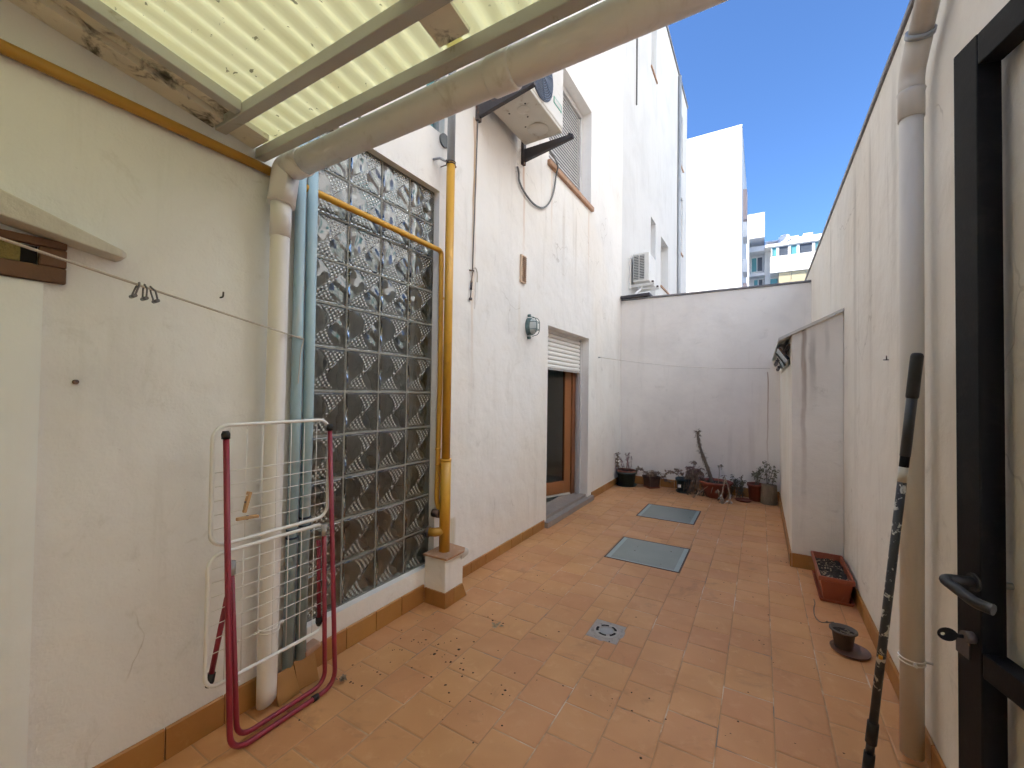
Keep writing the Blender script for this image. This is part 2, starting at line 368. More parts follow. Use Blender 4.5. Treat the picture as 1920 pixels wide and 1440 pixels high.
    def build(s, name, mat, parent=None, loc=None, bevel=0, seg=2):
        wl = Vector(loc) if loc is not None else (WLOC[parent.name].copy() if parent is not None else Vector((0, 0, 0)))
        me = bpy.data.meshes.new(name); me.from_pydata([tuple(Vector(v)-wl) for v in s.v], [], s.f)
        me.polygons.foreach_set('use_smooth', s.sm); me.materials.append(MATS[mat]); me.update()
        bm = bmesh.new(); bm.from_mesh(me); bmesh.ops.recalc_face_normals(bm, faces=bm.faces); bm.to_mesh(me); bm.free()
        o = bpy.data.objects.new(name, me); link(o, parent, wl)
        if bevel:
            md = o.modifiers.new('bevel', 'BEVEL'); md.width = bevel; md.segments = seg; md.limit_method = 'ANGLE'; md.angle_limit = R(40)
        return o
def holed(mb, axis, p0, p1, s0, s1, z0, z1, holes):
    """wall slab between p0 and p1 on `axis` (0: wall across x, runs in y; 1: wall across y, runs in x) with rectangular holes (sa, sb, za, zb)"""
    ss = sorted({s0, s1, *[h[0] for h in holes], *[h[1] for h in holes]}); zs = sorted({z0, z1, *[h[2] for h in holes], *[h[3] for h in holes]})
    ss = [q for q in ss if s0 <= q <= s1]; zs = [q for q in zs if z0 <= q <= z1]
    solid = lambda i, j: 0 <= i < len(ss)-1 and 0 <= j < len(zs)-1 and not any(h[0] < (ss[i]+ss[i+1])/2 < h[1] and h[2] < (zs[j]+zs[j+1])/2 < h[3] for h in holes)
    P = (lambda p, s_, z: (p, s_, z)) if axis == 0 else (lambda p, s_, z: (s_, p, z))
    vid = {}; V = []; F = []
    def vtx(p, s_, z):
        k = (p, s_, z)
        if k not in vid: vid[k] = len(V); V.append(P(p, s_, z))
        return vid[k]
    for i in range(len(ss)-1):
        for j in range(len(zs)-1):
            if not solid(i, j): continue
            a, b, c, d = ss[i], ss[i+1], zs[j], zs[j+1]
            for p in (p0, p1): F.append((vtx(p, a, c), vtx(p, b, c), vtx(p, b, d), vtx(p, a, d)))
            for (di, dj, e) in ((-1, 0, ((a, c), (a, d))), (1, 0, ((b, c), (b, d))), (0, -1, ((a, c), (b, c))), (0, 1, ((a, d), (b, d)))):
                if not solid(i+di, j+dj): F.append((vtx(p0, *e[0]), vtx(p0, *e[1]), vtx(p1, *e[1]), vtx(p1, *e[0])))
    return mb.add(V, F)
def dup(o, parent, wl):
    c = o.copy(); return link(c, parent, wl)

FX = -1.82          # face of the house wall
BX = 0.529          # face of the boundary wall
EY = 6.26           # face of the end wall

# ------------------------------------------------------------------ ground and tiled floor
g = MB(); g.add([(-900, -900, -.6), (900, -900, -.6), (900, 900, -.6), (-900, 900, -.6)], [(0, 1, 2, 3)])
tag(g.build('ground', 'asphalt'), 'dark ground far below the rooftops beyond the terrace', kind='structure')
fl = MB().box(FX-.02, BX+.02, -1.52, EY+.02, -.25, -.0022).build('floor', 'grout')
tag(fl, 'terrace floor of square orange tiles laid in staggered columns', kind='structure')

SKY = [(-1.163, -.580, 4.625, 5.20), (-1.090, -.515, 3.325, 3.885)]
DRAIN = (-.825, -.650, 2.205, 2.400)
CUT = SKY+[DRAIN]
pieces = []
def emit(x0, x1, y0, y1):
    for (a, b, c, d) in CUT:
        if x0 < b-1e-4 and x1 > a+1e-4 and y0 < d-1e-4 and y1 > c+1e-4:
            if x0 < a: emit(x0, a, y0, y1)
            if x1 > b: emit(b, x1, y0, y1)
            xa, xb = max(x0, a), min(x1, b)
            if y0 < c: emit(xa, xb, y0, c)
            if y1 > d: emit(xa, xb, d, y1)
            return
    if x1-x0 > .018 and y1-y0 > .018: pieces.append((x0, x1, y0, y1))
PX, PY = .1912, .1862
k = -1
while True:
    xb = .430-PX*k; xa = xb-PX; k += 1
    if xb < FX+.01: break
    ph = 1.875 if k % 2 == 0 else 1.968
    j0 = int((-1.5-ph)/PY)-1
    for j in range(j0, j0+46):
        ya = ph+j*PY; yb = ya+PY
        if yb < -1.48 or ya > EY-.005: continue
        emit(max(xa, FX+.004), min(xb, BX-.004), max(ya, -1.49), min(yb, EY-.004))
def inview(x, y):
    q = Vector((x, y, -EYE)); z = q.dot(fw)
    if z < .3: return None
    px, py = 960+785.5*q.dot(r2)/z, 720-785.5*q.dot(u2)/z
    return z if -30 < px < 1950 and py < 1475 else None
vis = []; rest = []
for p in pieces:
    z = min([v for v in (inview(a, b) for a in p[:2] for b in p[2:]) if v] or [0])
    (vis if z else rest).append((((p[1]-p[0])*(p[3]-p[2]))/max(z, .1)**3, p))
vis.sort(key=lambda q: -q[0]); rest += vis[298:]; vis = vis[:298]
TM = {}
def tile_geo(w, d, var):
    rnd = random.Random(var*31+int(w*1e4)+int(d*1e4)*7); g_ = .0026
    a, b = w/2-g_, d/2-g_; jit = lambda: rnd.uniform(-.0011, .0011)
    bot = [(-a+jit(), -b+jit(), -.009), (a+jit(), -b+jit(), -.009), (a+jit(), b+jit(), -.009), (-a+jit(), b+jit(), -.009)]
    up = [(x, y, -.0014) for x, y, z in bot]; tp = [(x*(1-.0050/a), y*(1-.0050/b), 0) for x, y, z in bot]
    V = bot+up+tp; F = [(8, 9, 10, 11)]
    for i in range(4):
        j = (i+1) % 4; F += [(i, j, 4+j, 4+i), (4+i, 4+j, 8+j, 8+i)]
    return V, F
for (_, (x0, x1, y0, y1)) in vis:
    w, d = x1-x0, y1-y0; var = random.randrange(5); key = (round(w, 3), round(d, 3), var)
    if key not in TM:
        V, F = tile_geo(w, d, var); me = bpy.data.meshes.new('tile'); me.from_pydata(V, [], F); me.materials.append(MATS['floor_tile']); TM[key] = me
    o = bpy.data.objects.new('tile', TM[key]); link(o, fl, ((x0+x1)/2, (y0+y1)/2, random.uniform(-.0008, .0006)))
    o.rotation_euler = (random.gauss(0, .0022), random.gauss(0, .0022), random.gauss(0, .003))
tf = MB()
for (_, (x0, x1, y0, y1)) in rest:
    V, F = tile_geo(x1-x0, y1-y0, random.randrange(5)); cx, cy_ = (x0+x1)/2, (y0+y1)/2
    tf.add([(x+cx, y+cy_, z) for x, y, z in V], F)
tag(tf.build('tile_field', 'floor_tile', fl), kind='stuff')

# ------------------------------------------------------------------ house with glass block panel, terrace door and louvred window
GX, GP, GY0, GZ0 = -1.862, .2209, 1.2138, 2.6356
GH = (GY0, GY0+4*GP, GZ0-11*GP, GZ0)
DOOR = (3.75, 4.90, -.2, 1.99); WIN = (3.72, 4.92, 3.63, 4.82)
SMALL = (1.955, 2.135, 3.02, 3.5)
house = thing('house', 'white rendered house wall with glass blocks, terrace door and louvred window', 'building', (FX, 3, 0))
hw = holed(MB(), 0, FX-.25, FX, 1.045, 6.275, -.3, 9.5, [GH, DOOR, WIN, SMALL]).build('wall', 'facade', house)
nw = holed(MB(), 0, FX-.25, FX+.0, -1.9, 1.0445, -.3, 9.5, []).build('near_wall', 'near_wall', house)
body = MB()
body.box(-8.2, -8.0, -1.9, 6.275, -.3, 9.5); body.box(-8.0, FX-.25, -1.9, -1.7, -.3, 9.5); body.box(-8.0, FX-.25, 6.1, 6.275, -.3, 9.5)
body.box(-8.2, FX-.25, -1.9, 6.275, 9.5, 9.7)
body.build('outer_walls', 'far_white', house)
rm = MB()
rm.box(-7.9, FX-.26, -1.69, 6.09, -.28, .0); rm.box(-7.9, FX-.26, -1.69, 6.09, 2.85, 3.05); rm.box(-4.4, -4.3, -1.69, 6.09, .0, 2.85)
rm.box(-4.3, FX-.26, 2.75, 2.85, .0, 2.85); rm.box(-4.4, -4.3, -1.69, 6.09, 3.05, 9.4)
rm.build('room_walls', 'room', house)

# glass block panel
panel = MB()
for i in range(5):
    y = GY0+i*GP; panel.box(GX-.075, GX-.0035, y-.005, y+.005, GH[2], GH[3])
for j in range(12):
    z = GZ0-j*GP
    for i in range(4): panel.box(GX-.075, GX-.0035, GY0+i*GP+.005, GY0+(i+1)*GP-.005, z-.005, z+.005)
pan = panel.build('glass_block_panel', 'joint', house, (GX, GY0, GH[2]))
N = 100; hs = GP/2-.0055; V = []; F = []
def dots(u, v):
    """hourglass of moulded dots, and the smooth lobes either side"""
    w = .10+.86*v*v; c = .42*v+.10*math.sin(v*3.1); q = (u-c)/w
    m = max(0.0, min(1.0, (1.0-abs(q))/.10)) if max(abs(u), abs(v)) < .88 else 0.0
    a, b = math.pi*(u-c)/.125, math.pi*v/.125
    return q, m*max(0.0, math.cos(a)*math.cos(b))
def relief(u, v):
    e = max(abs(u), abs(v)); edge = max(0.0, min(1.0, (1-e)/.07)); edge = edge*edge*(3-2*edge)
    q, d = dots(u, v); h = .0034*d
    lob = max(0.0, min(1.0, (abs(q)-1.0)/.35)); lob = lob*lob*(3-2*lob)
    if q < 0: h += lob*.0068*math.exp(-((u+.62)**2+(v-.05)**2)/.22)
    else: h += lob*.0068*math.exp(-((u-.62)**2+(v+.05)**2)/.22)
    h += .0022*lob*math.sin(5.2*u+2.1*v)*math.cos(3.0*v-1.0*u)
    return h*edge-.0042*(1-edge)
for j in range(N+1):
    for i in range(N+1):
        u, v = 2*i/N-1, 2*j/N-1; V.append((relief(u, v), u*hs, v*hs))
F = [(j*(N+1)+i, j*(N+1)+i+1, (j+1)*(N+1)+i+1, (j+1)*(N+1)+i) for j in range(N) for i in range(N)]
nb = len(V)
ring = [i for i in range(N+1)]+[j*(N+1)+N for j in range(1, N+1)]+[N*(N+1)+i for i in range(N-1, -1, -1)]+[j*(N+1) for j in range(N-1, 0, -1)]
for r_ in ring: V.append((-.016, V[r_][1], V[r_][2]))
F += [(ring[k_], nb+k_, nb+(k_+1) % len(ring), ring[(k_+1) % len(ring)]) for k_ in range(len(ring))]
F.append(tuple(nb+k_ for k_ in range(len(ring)-1, -1, -1)))
bme = bpy.data.meshes.new('glass_block'); bme.from_pydata(V, [], F); bme.polygons.foreach_set('use_smooth', [True]*(N*N)+[False]*(len(F)-N*N)); bme.materials.append(MATS['glass_block']); bme.materials.append(MATS['glass_dot'])
mi = [1 if dots(2*(i+.5)/N-1, 2*(j+.5)/N-1)[1] > .42 else 0 for j in range(N) for i in range(N)]+[0]*(len(F)-N*N)
bme.polygons.foreach_set('material_index', mi)
for i in range(4):
    for j in range(11):
        o = bpy.data.objects.new('glass_block', bme)
        link(o, pan, (GX+random.uniform(-.0008, .0008), GY0+(i+.5)*GP, GZ0-(j+.5)*GP))
        o.rotation_euler = (random.gauss(0, .004), random.gauss(0, .003), random.gauss(0, .003))

# terrace door: roller shutter, frame, leaf ajar, stone sill
MB().box(FX-.25, FX+.045, 3.705, 5.02, -.02, .055).build('door_sill', 'stone_sill', house, bevel=.006)
MB().box(FX-.25, FX-.02, 3.752, 4.898, .055, .085).build('door_threshold', 'stone_sill', house, bevel=.004)
sh = MB().box(FX-.16, FX-.115, 3.752, 4.898, 1.955, 1.99).build('roller_shutter', 'shutter_white', house)
for q in range(8):
    z = 1.952-q*.047
    m_ = MB(); yA, yB = 3.765, 4.885; pr = [(-.118, z), (-.108, z-.008), (-.105, z-.022), (-.108, z-.036), (-.118, z-.044), (-.130, z-.044), (-.130, z)]
    m_.prism([(FX+a+.0, yA, b) for a, b in pr], (0, yB-yA, 0)); m_.build('slat', 'shutter_white', sh)
MB().box(FX-.132, FX-.103, 3.765, 4.885, 1.565, 1.573).build('bottom_rail', 'shutter_slat', sh)
MB().box(FX-.135, FX-.095, 4.872, 4.897, .086, 1.97).build('guide_rail', 'shutter_slat', sh)
dfm = MB()
dfm.box(FX-.235, FX-.165, 4.80, 4.897, .086, 1.95); dfm.box(FX-.235, FX-.165, 3.753, 3.835, .086, 1.95); dfm.box(FX-.235, FX-.165, 3.836, 4.799, 1.87, 1.95)
dfm.build('door_frame', 'frame_wood', house, bevel=.005)
hy, hx, ang = 4.79, FX-.20, R(24)
ax = Vector((-math.sin(ang), -math.cos(ang), 0)); ay = Vector((math.cos(ang), -math.sin(ang), 0)); az = Vector((0, 0, 1))
def leafbox(mb, s0, s1, z0, z1, t=.022):
    c = Vector((hx, hy, 0))+ax*(s0+s1)/2; c.z = (z0+z1)/2
    return mb.obox(c, ax, ay, az, (s1-s0)/2, t, (z1-z0)/2)
LW = .93
lm = MB(); leafbox(lm, 0, .10, .11, 1.86); leafbox(lm, LW-.10, LW, .11, 1.86); leafbox(lm, .1005, LW-.1005, .11, .26); leafbox(lm, .1005, LW-.1005, 1.76, 1.86)
dl = lm.build('door_leaf', 'door_wood', house, bevel=.006)
leafbox(MB(), .10, LW-.10, .255, 1.765, .004).build('pane', 'door_glass', dl)
leafbox(MB(), 0, LW, .088, .108, .024).build('weather_bar', 'pvc_grey', dl)
hm = MB(); hp = Vector((hx, hy, .98))+ax*(LW-.05)+ay*.02
hm.tube(fillet([hp, hp+ay*.045, hp+ay*.045-ax*.11], .015), .009); hm.build('handle', 'chrome', dl)

# louvred window: reveal is in the wall; frame, sill and slats
MB().box(FX-.04, FX+.035, 3.69, 4.95, 3.575, 3.628).build('window_sill', 'terracotta_sill', house, bevel=.006)
wf = MB(); xa, xb = FX-.17, FX-.12
wf.box(xa, xb, 3.722, 3.765, 3.632, 4.818); wf.box(xa, xb, 4.875, 4.918, 3.632, 4.818); wf.box(xa, xb, 3.766, 4.874, 4.765, 4.818); wf.box(xa, xb, 3.766, 4.874, 3.632, 3.66)
wsh = wf.build('window_shutter', 'shutter_slat', house, bevel=.003)
for q in range(28):
    z = 3.682+q*.0388
    m_ = MB(); m_.obox((FX-.142, 4.32, z), (math.cos(R(18)), 0, math.sin(R(18))), (0, 1, 0), (-math.sin(R(18)), 0, math.cos(R(18))), .0035, .553, .0135)
    m_.build('slat', 'shutter_slat', wsh)
MB().box(FX-.20, FX-.19, 3.722, 4.918, 3.632, 4.818).build('window_pane', 'far_dark', house)
# small upper window beside the vertical pipe
sw = MB().box(FX-.10, FX-.05, 1.957, 2.133, 3.022, 3.05); sw.box(FX-.10, FX-.05, 1.957, 1.98, 3.051, 3.498); sw.box(FX-.10, FX-.05, 2.11, 2.133, 3.051, 3.498)
swo = sw.build('window_frame', 'zinc', house)
MB().box(FX-.085, FX-.075, 1.981, 2.109, 3.051, 3.498).build('pane', 'far_glass', swo)

# blocked doorway beside the camera: wooden head with mesh, concrete canopy, white infill
bd = MB().box(FX+.004, FX+.012, -1.2, .347, -.002, 1.622)
bdo = bd.build('blocked_doorway', 'white_paint', house)
wh = MB()
wh.box(FX+.001, FX+.022, -1.2, .392, 1.626, 1.672); wh.box(FX+.001, FX+.022, -1.2, .392, 1.728, 1.752); wh.box(FX+.001, FX+.0215, .335, .392, 1.6725, 1.7275)
who = wh.build('wooden_head', 'shutter_box_wood', house, bevel=.004)
MB().box(FX+.002, FX+.014, -1.2, .300, 1.674, 1.726).build('mesh_panel', 'brass_mesh', who)
MB().box(FX+.002, FX+.006, .301, .334, 1.674, 1.726).build('mesh_gap', 'hole_black', who)
cl = MB(); V = []
for (y, zb, zt_, d) in ((-1.2, 1.99, 2.13, .085), (-.1, 1.835, 1.94, .085), (.25, 1.772, 1.845, .080), (.40, 1.745, 1.792, .078), (.505, 1.728, 1.757, .070), (.52, 1.735, 1.752, .055)):
    V += [(FX+.001, y, zb), (FX+d, y+random.uniform(-.004, .004), zb+.004), (FX+d*.96, y, zt_), (FX+.001, y, zt_+.022)]
cl.add(V, [(i*4+k_, i*4+(k_+1) % 4, (i+1)*4+(k_+1) % 4, (i+1)*4+k_) for i in range(5) for k_ in range(4)]+[(0, 1, 2, 3), (20, 21, 22, 23)])
cl.build('canopy_ledge', 'concrete', house, bevel=.004)

# skirting tiles
SK = {}
def skirting(parent, axis, fixed, s0, s1, h, out, pitch=.191, phase=0.0, skip=()):
    """row of skirting tiles on a wall; out = +1/-1 direction the tiles stand proud"""
    s_ = s0+phase-pitch
    while s_ < s1:
        a, b = max(s_, s0), min(s_+pitch, s1); s_ += pitch
        if b-a < .02: continue
        w = round(b-a-.004, 3); key = (axis, w, round(h, 3), out)
        if key not in SK:
            t = .011; m_ = MB(); t0 = 0.0006
            if axis == 0: m_.prism([(t0*out, -w/2, .001), (t*out, -w/2, .001), (t*out, -w/2, h-.004), (t*.6*out, -w/2, h), (t0*out, -w/2, h)], (0, w, 0))
            else: m_.prism([(-w/2, t0*out, .001), (-w/2, t*out, .001), (-w/2, t*out, h-.004), (-w/2, t*.6*out, h), (-w/2, t0*out, h)], (w, 0, 0))
            me = bpy.data.meshes.new('skirting_tile'); me.from_pydata(m_.v, [], m_.f); me.materials.append(MATS['skirting'])
            bm = bmesh.new(); bm.from_mesh(me); bmesh.ops.recalc_face_normals(bm, faces=bm.faces); bm.to_mesh(me); bm.free(); SK[key] = me
        o = bpy.data.objects.new('skirting_tile', SK[key]); c = (a+b)/2
        link(o, parent, (fixed, c, 0) if axis == 0 else (c, fixed, 0)); o.rotation_euler = (0, 0, random.gauss(0, .006))
skirting(nw, 0, FX, .348, 1.03, .113, 1, phase=.137)
skirting(hw, 0, FX, 1.235, 2.005, .108, 1, phase=.005)
skirting(hw, 0, FX, 2.205, 3.70, .078, 1, phase=.1)
skirting(hw, 0, FX, 5.025, EY, .085, 1)

# ------------------------------------------------------------------ neighbouring house beyond the end wall
nh = thing('neighbouring_house', 'taller white house wall continuing past the terrace end wall with narrow windows', 'building', (FX, 9, 0))
NW = [(8.15, 8.62, 7.63, 8.95), (8.22, 8.64, 2.9, 4.74), (9.17, 9.97, 3.62, 4.67), (11.42, 11.95, 7.35, 8.75), (11.42, 11.95, 5.05, 6.55)]
holed(MB(), 0, FX-.26, FX-.006, 6.29, 12.65, -.3, 9.48, NW).build('wall', 'facade_beyond', nh)
m_ = MB(); m_.box(-8.2, -8.0, 6.29, 12.65, -.3, 9.48); m_.box(-8.0, FX-.26, 12.45, 12.65, -.3, 9.48); m_.box(-8.0, FX-.26, 6.29, 6.45, -.3, 9.48); m_.build('outer_walls', 'far_white', nh)
MB().box(-8.25, FX+.02, 6.29, 12.68, 9.485, 9.56).build('roof_edge', 'coping_metal', nh)
for (a, b, c, d) in NW:
    m_ = MB(); X0, X1 = FX-.20, FX-.15
    m_.box(X0, X1, a+.002, a+.05, c+.002, d-.002); m_.box(X0, X1, b-.05, b-.002, c+.002, d-.002); m_.box(X0, X1, a+.051, b-.051, d-.06, d-.002); m_.box(X0, X1, a+.051, b-.051, c+.002, c+.06)
    f_ = m_.build('window', 'shutter_slat', nh)
    MB().box(FX-.185, FX-.175, a+.05, b-.05, c+.06, d-.06).build('pane', 'far_frame', f_)
    MB().box(FX-.10, FX+.018, a-.03, b+.03, c-.04, c-.002).build('sill', 'terracotta_sill', nh)
MB().tube([(FX+.035, 11.15, -.2), (FX+.035, 11.15, 9.4)], .045).build('drainpipe', 'zinc', nh)
MB().tube([(FX+.005, 7.05, 6.2), (FX+.008, 7.052, 7.4), (FX+.005, 7.05, 9.3)], .014, 8).build('wall_cable', 'wire_grey', nh)

# ------------------------------------------------------------------ end wall, boundary wall, wall behind
ew = thing('end_wall', 'white wall closing the far end of the terrace under a dark metal coping', 'wall', (-.6, EY, 0))
ewm = holed(MB(), 1, EY, EY+.16, FX+.001, BX+.0, -.3, 2.715, []).build('wall', 'end_wall', ew)
MB().box(FX+.002, BX-.002, EY-.02, EY+.19, 2.718, 2.742).build('coping', 'coping_metal', ew, bevel=.004)
MB().obox((FX+.22, EY+.05, 2.765), (1, 0, .03), (0, 1, 0), (-.03, 0, 1), .21, .12, .018).build('coping_board', 'bracket_dark', ew)
skirting(ewm, 1, EY, FX+.012, .20, .115, -1)

bw = thing('boundary_wall', 'tall cream rendered boundary wall with rain streaks along the open side', 'wall', (BX, 2, 0))
GATE_H = (.30, 1.40, -.3, 2.27)
bwm = holed(MB(), 0, BX, BX+.22, -1.9, 9.5, -.3, 2.905, [GATE_H]).build('wall', 'boundary', bw)
MB().box(BX-.012, BX+.24, -1.9, 9.5, 2.908, 2.935).build('coping', 'coping_metal', bw, bevel=.003)
skirting(bwm, 0, BX, 1.42, 3.925, .098, -1, phase=.06)
bk = thing('unseen_rear_wall', 'unseen rendered wall added behind the camera to shape light at the covered end', 'wall', (-.6, -1.5, 0))  # added out of view to enclose the covered end's light; pale for more bounce
holed(MB(), 1, -1.72, -1.5, FX+.002, BX-.002, -.3, 3.4, []).build('wall', 'back_wall', bk)

# ------------------------------------------------------------------ lean-to shed against the boundary wall
SX, SY = .206, 3.93
sd = thing('lean_to_shed', 'low rendered lean-to against the boundary wall with sloping roof slab and open slit window', 'shed', (.37, SY, 0))
zt = lambda x: 1.775+(x-.118)*.49
m_ = MB(); m_.prism([(SX, SY, -.2), (BX-.001, SY, -.2), (BX-.001, SY, zt(BX)-.022), (SX, SY, zt(SX)-.022)], (0, .07, 0))
sdf = m_.build('front_wall', 'shed_wall', sd, bevel=.006)
sds = holed(MB(), 0, SX, SX+.07, SY+.07, EY-.002, -.2, zt(SX)-.024, [(SY+.17, 5.9, 1.575, 1.745)]).build('side_wall', 'shed_wall', sd)
m_ = MB(); m_.prism([(.118, SY-.025, zt(.118)-.022), (.118, SY-.025, zt(.118)), (BX-.001, SY-.025, zt(BX)), (BX-.001, SY-.025, zt(BX)-.022)], (0, EY-SY+.02, 0))
m_.build('roof_slab', 'concrete', sd)
for (a, b, t_) in ((4.12, 4.72, 34), (4.76, 5.32, 20)):
    c_, s_ = math.cos(R(t_)), math.sin(R(t_)); m2 = MB()
    for (zz, hh) in ((0, .012), (-.15, .012)): m2.obox((SX-.004-s_*(-zz), (a+b)/2, 1.735+zz*c_), (c_, 0, s_), (0, 1, 0), (-s_, 0, c_), .010, (b-a)/2, hh)
    for yy in (a+.012, b-.012): m2.obox((SX-.004-s_*.075, yy, 1.735-.075*c_), (c_, 0, s_), (0, 1, 0), (-s_, 0, c_), .010, .012, .062)
    fr = m2.build('window_frame', 'bracket_rust', sd)
    MB().obox((SX-.004-s_*.075, (a+b)/2, 1.735-.075*c_), (c_, 0, s_), (0, 1, 0), (-s_, 0, c_), .003, (b-a)/2-.025, .062).build('pane', 'far_glass', fr)
skirting(sds, 0, SX, SY-.012, EY-.012, .105, -1)
skirting(sdf, 1, SY, SX+.0, BX-.012, .105, -1, pitch=.165, phase=.165)

# ------------------------------------------------------------------ canopy roof over the near end
rf = thing('canopy_roof', 'cream corrugated translucent roof on grey steel beams over the near end', 'roof', (-.7, 0, 2.4))
zr = lambda y: 2.362-.15*(y-.8)
def sheet(x0, x1, lift):
    V = []; F = []; nx = int((x1-x0)/.0095); ys = [-1.5, -.6, .1, .6, .85, 1.0]
    for y in ys:
        for i in range(nx+1):
            x = x0+(x1-x0)*i/nx; V.append((x, y, zr(y)+.012+lift+.0125*math.cos(2*math.pi*x/.076)))
    n_ = nx+1; F = [(j*n_+i, j*n_+i+1, (j+1)*n_+i+1, (j+1)*n_+i) for j in range(len(ys)-1) for i in range(nx)]
    return MB().add(V, F, True)
sheet(-1.80, -.76, 0).build('roof_sheet', 'roof_sheet', rf)
sheet(-.80, .51, .004).build('roof_sheet', 'roof_sheet', rf)
for (y, z) in ((.95, 2.300), (.80, 2.337), (.12, 2.438), (-.7, 2.56)):
    MB().box(-1.812, .52, y-.02, y+.02, z-.021, z+.021).build('beam', 'steel_beam', rf, bevel=.003)
def ybox(x0, x1, y0, y1, off, h):
    m_ = MB(); m_.prism([(x0, y0, zr(y0)-off-h), (x1, y0, zr(y0)-off-h), (x1, y0, zr(y0)-off), (x0, y0, zr(y0)-off)], (0, y1-y0, zr(y1)-zr(y0))); return m_
ybox(-1.655, -1.615, -1.48, .779, .004, .04).build('rafter', 'steel_beam', rf, bevel=.003)
ybox(-1.818, -1.735, -1.48, .775, .012, .030).build('flashing_board', 'dirty_board', rf)
ybox(-1.734, -1.657, -1.48, .775, .002, .016).build('flashing_board', 'dirty_board', rf)
ybox(-1.818, -1.70, .822, .925, .004, .022).build('flashing_board', 'dirty_board', rf)
ybox(-.815, -.705, .822, .928, .001, .012).build('overlap_board', 'dirty_board', rf)
ybox(-.815, -.705, .142, .778, .001, .012).build('overlap_board', 'dirty_board', rf)

# gutter pipe and its downpipe
gt = thing('gutter', 'cream plastic gutter pipe slung below the canopy edge', 'gutter', (-.6, 1.03, 2.26))
GYc, GZc = 1.03, 2.263
MB().tube([(-1.70, GYc, GZc), (.50, GYc, GZc+.004)], .050, 28).build('gutter_pipe', 'pvc_old', gt)
for x0, x1, r_ in ((-.70, -.615, .0545), (-1.70, -1.62, .0555)):
    MB().tube([(x0, GYc, GZc), (x0+.006, GYc, GZc), (x1-.006, GYc, GZc), (x1, GYc, GZc)], [r_-.004, r_, r_, r_-.004], 28).build('coupler', 'pvc_old', gt)
for x0 in (-1.25, -.66, -.05):
    MB().tube([(x0, .965, 2.322), (x0, .985, 2.325), (x0, 1.0, 2.305)], .005, 6).build('hanger', 'zinc', gt)
dp = thing('gutter_downpipe', 'white plastic downpipe dropping from the gutter beside two blue pipes', 'downpipe', (-1.745, 1.0, 0))
m_ = MB(); m_.tube([(-1.745, 1.03, 2.263), (-1.745, 1.03, 2.263)], .05, 4, False) if False else None
MB().tube(fillet([(-1.69, GYc, GZc), (-1.748, GYc-.004, GZc), (-1.748, 1.008, 2.10)], .05, 8), .054, 26).build('elbow', 'pvc', dp)
MB().tube([(-1.747, 1.007, 2.13), (-1.745, 1.005, 1.96)], .0405, 26).build('socket', 'pvc', dp)
pm = MB(); n_ = 26; V = []
for (x, y, z, tilt) in ((-1.745, 1.005, 1.985, 0), (-1.745, .994, .10, 0), (-1.742, .992, .045, .45)):
    for k_ in range(n_):
        a = 2*math.pi*k_/n_; ca, sa = math.cos(a)*.037, math.sin(a)*.037; V.append((x+ca, y+sa, z+tilt*sa))
pm.add(V, [(i*n_+k_, i*n_+(k_+1) % n_, (i+1)*n_+(k_+1) % n_, (i+1)*n_+k_) for i in range(2) for k_ in range(n_)]+[tuple(2*n_+k_ for k_ in range(n_))], True)
pm.build('pipe', 'pvc', dp)
def clamp(parent, c, r_, mat, wallx, side=1):
    m_ = MB(); c = Vector(c)
    for dz in (-.007, .007): m_.tube([c+Vector((math.cos(2*math.pi*k_/20)*r_, math.sin(2*math.pi*k_/20)*r_, dz)) for k_ in range(20)], .003, 6, closed=True)
    m_.tube([c+Vector((0, r_, 0)), c+Vector((0, r_+.022, 0))], .007, 8); m_.tube([c+Vector((0, -r_, 0)), c+Vector((0, -r_-.016, 0))], .006, 8)
    m_.tube([c, Vector((wallx, c.y, c.z))], .004, 6); return m_.build('clamp', mat, parent)
clamp(dp, (-1.744, .996, .335), .039, 'pvc_old', FX)

# two painted water pipes
for (y0, y1, lab, r_, zb, x) in ((1.118, 1.118, 'pale blue painted pipe next to the white downpipe', .0225, .10, -1.786), (1.178, 1.176, 'pale blue painted pipe closest to the glass blocks', .0235, .11, -1.787)):
    t = thing('water_pipe', lab, 'pipe', (x, y0, 0), 'blue pipes in the corner')
    MB().tube([(x, y0-.012, zb), (x, y0, 1.2), (x, y1, 2.6)], r_, 18).build('pipe', 'blue_paint', t)
    for z in (.695 if y0 < 1.15 else .735, .66 if y0 < 1.15 else .70): MB().tube([(x, y0-.004, z), (x, y0-.004, z+.008)], r_+.003, 18).build('joint_ring', 'fan_dark', t)
# two loose skirting tiles leaning over the pipe feet
for (c, a, b, lab) in (((-1.745, 1.075, .055), 2, 26, 'loose skirting tile leaning over the blue pipe feet next to the white downpipe'), ((-1.755, 1.175, .056), -6, 24, 'loose cracked skirting tile leaning next to the fixed skirting below the glass blocks')):
    q = Matrix.Rotation(R(a), 3, 'Z')@Matrix.Rotation(R(-b), 3, 'Y')
    o = MB().obox(c, q@Vector((1, 0, 0)), q@Vector((0, 1, 0)), q@Vector((0, 0, 1)), .006, .047, .058).build('loose_skirting_tile', 'skirting', None, c, bevel=.002)
    tag(o, lab, 'tile', 'loose tiles at the pipe feet')
o = MB().obox((-1.79, 1.215, .128), (1, 0, 0), (0, .97, .2), (0, -.2, .97), .028, .04, .014).build('mortar_lump', 'loose_tile_edge', None, (-1.79, 1.215, .128), bevel=.008)
tag(o, 'broken mortar lump behind the loose skirting tiles', 'mortar')

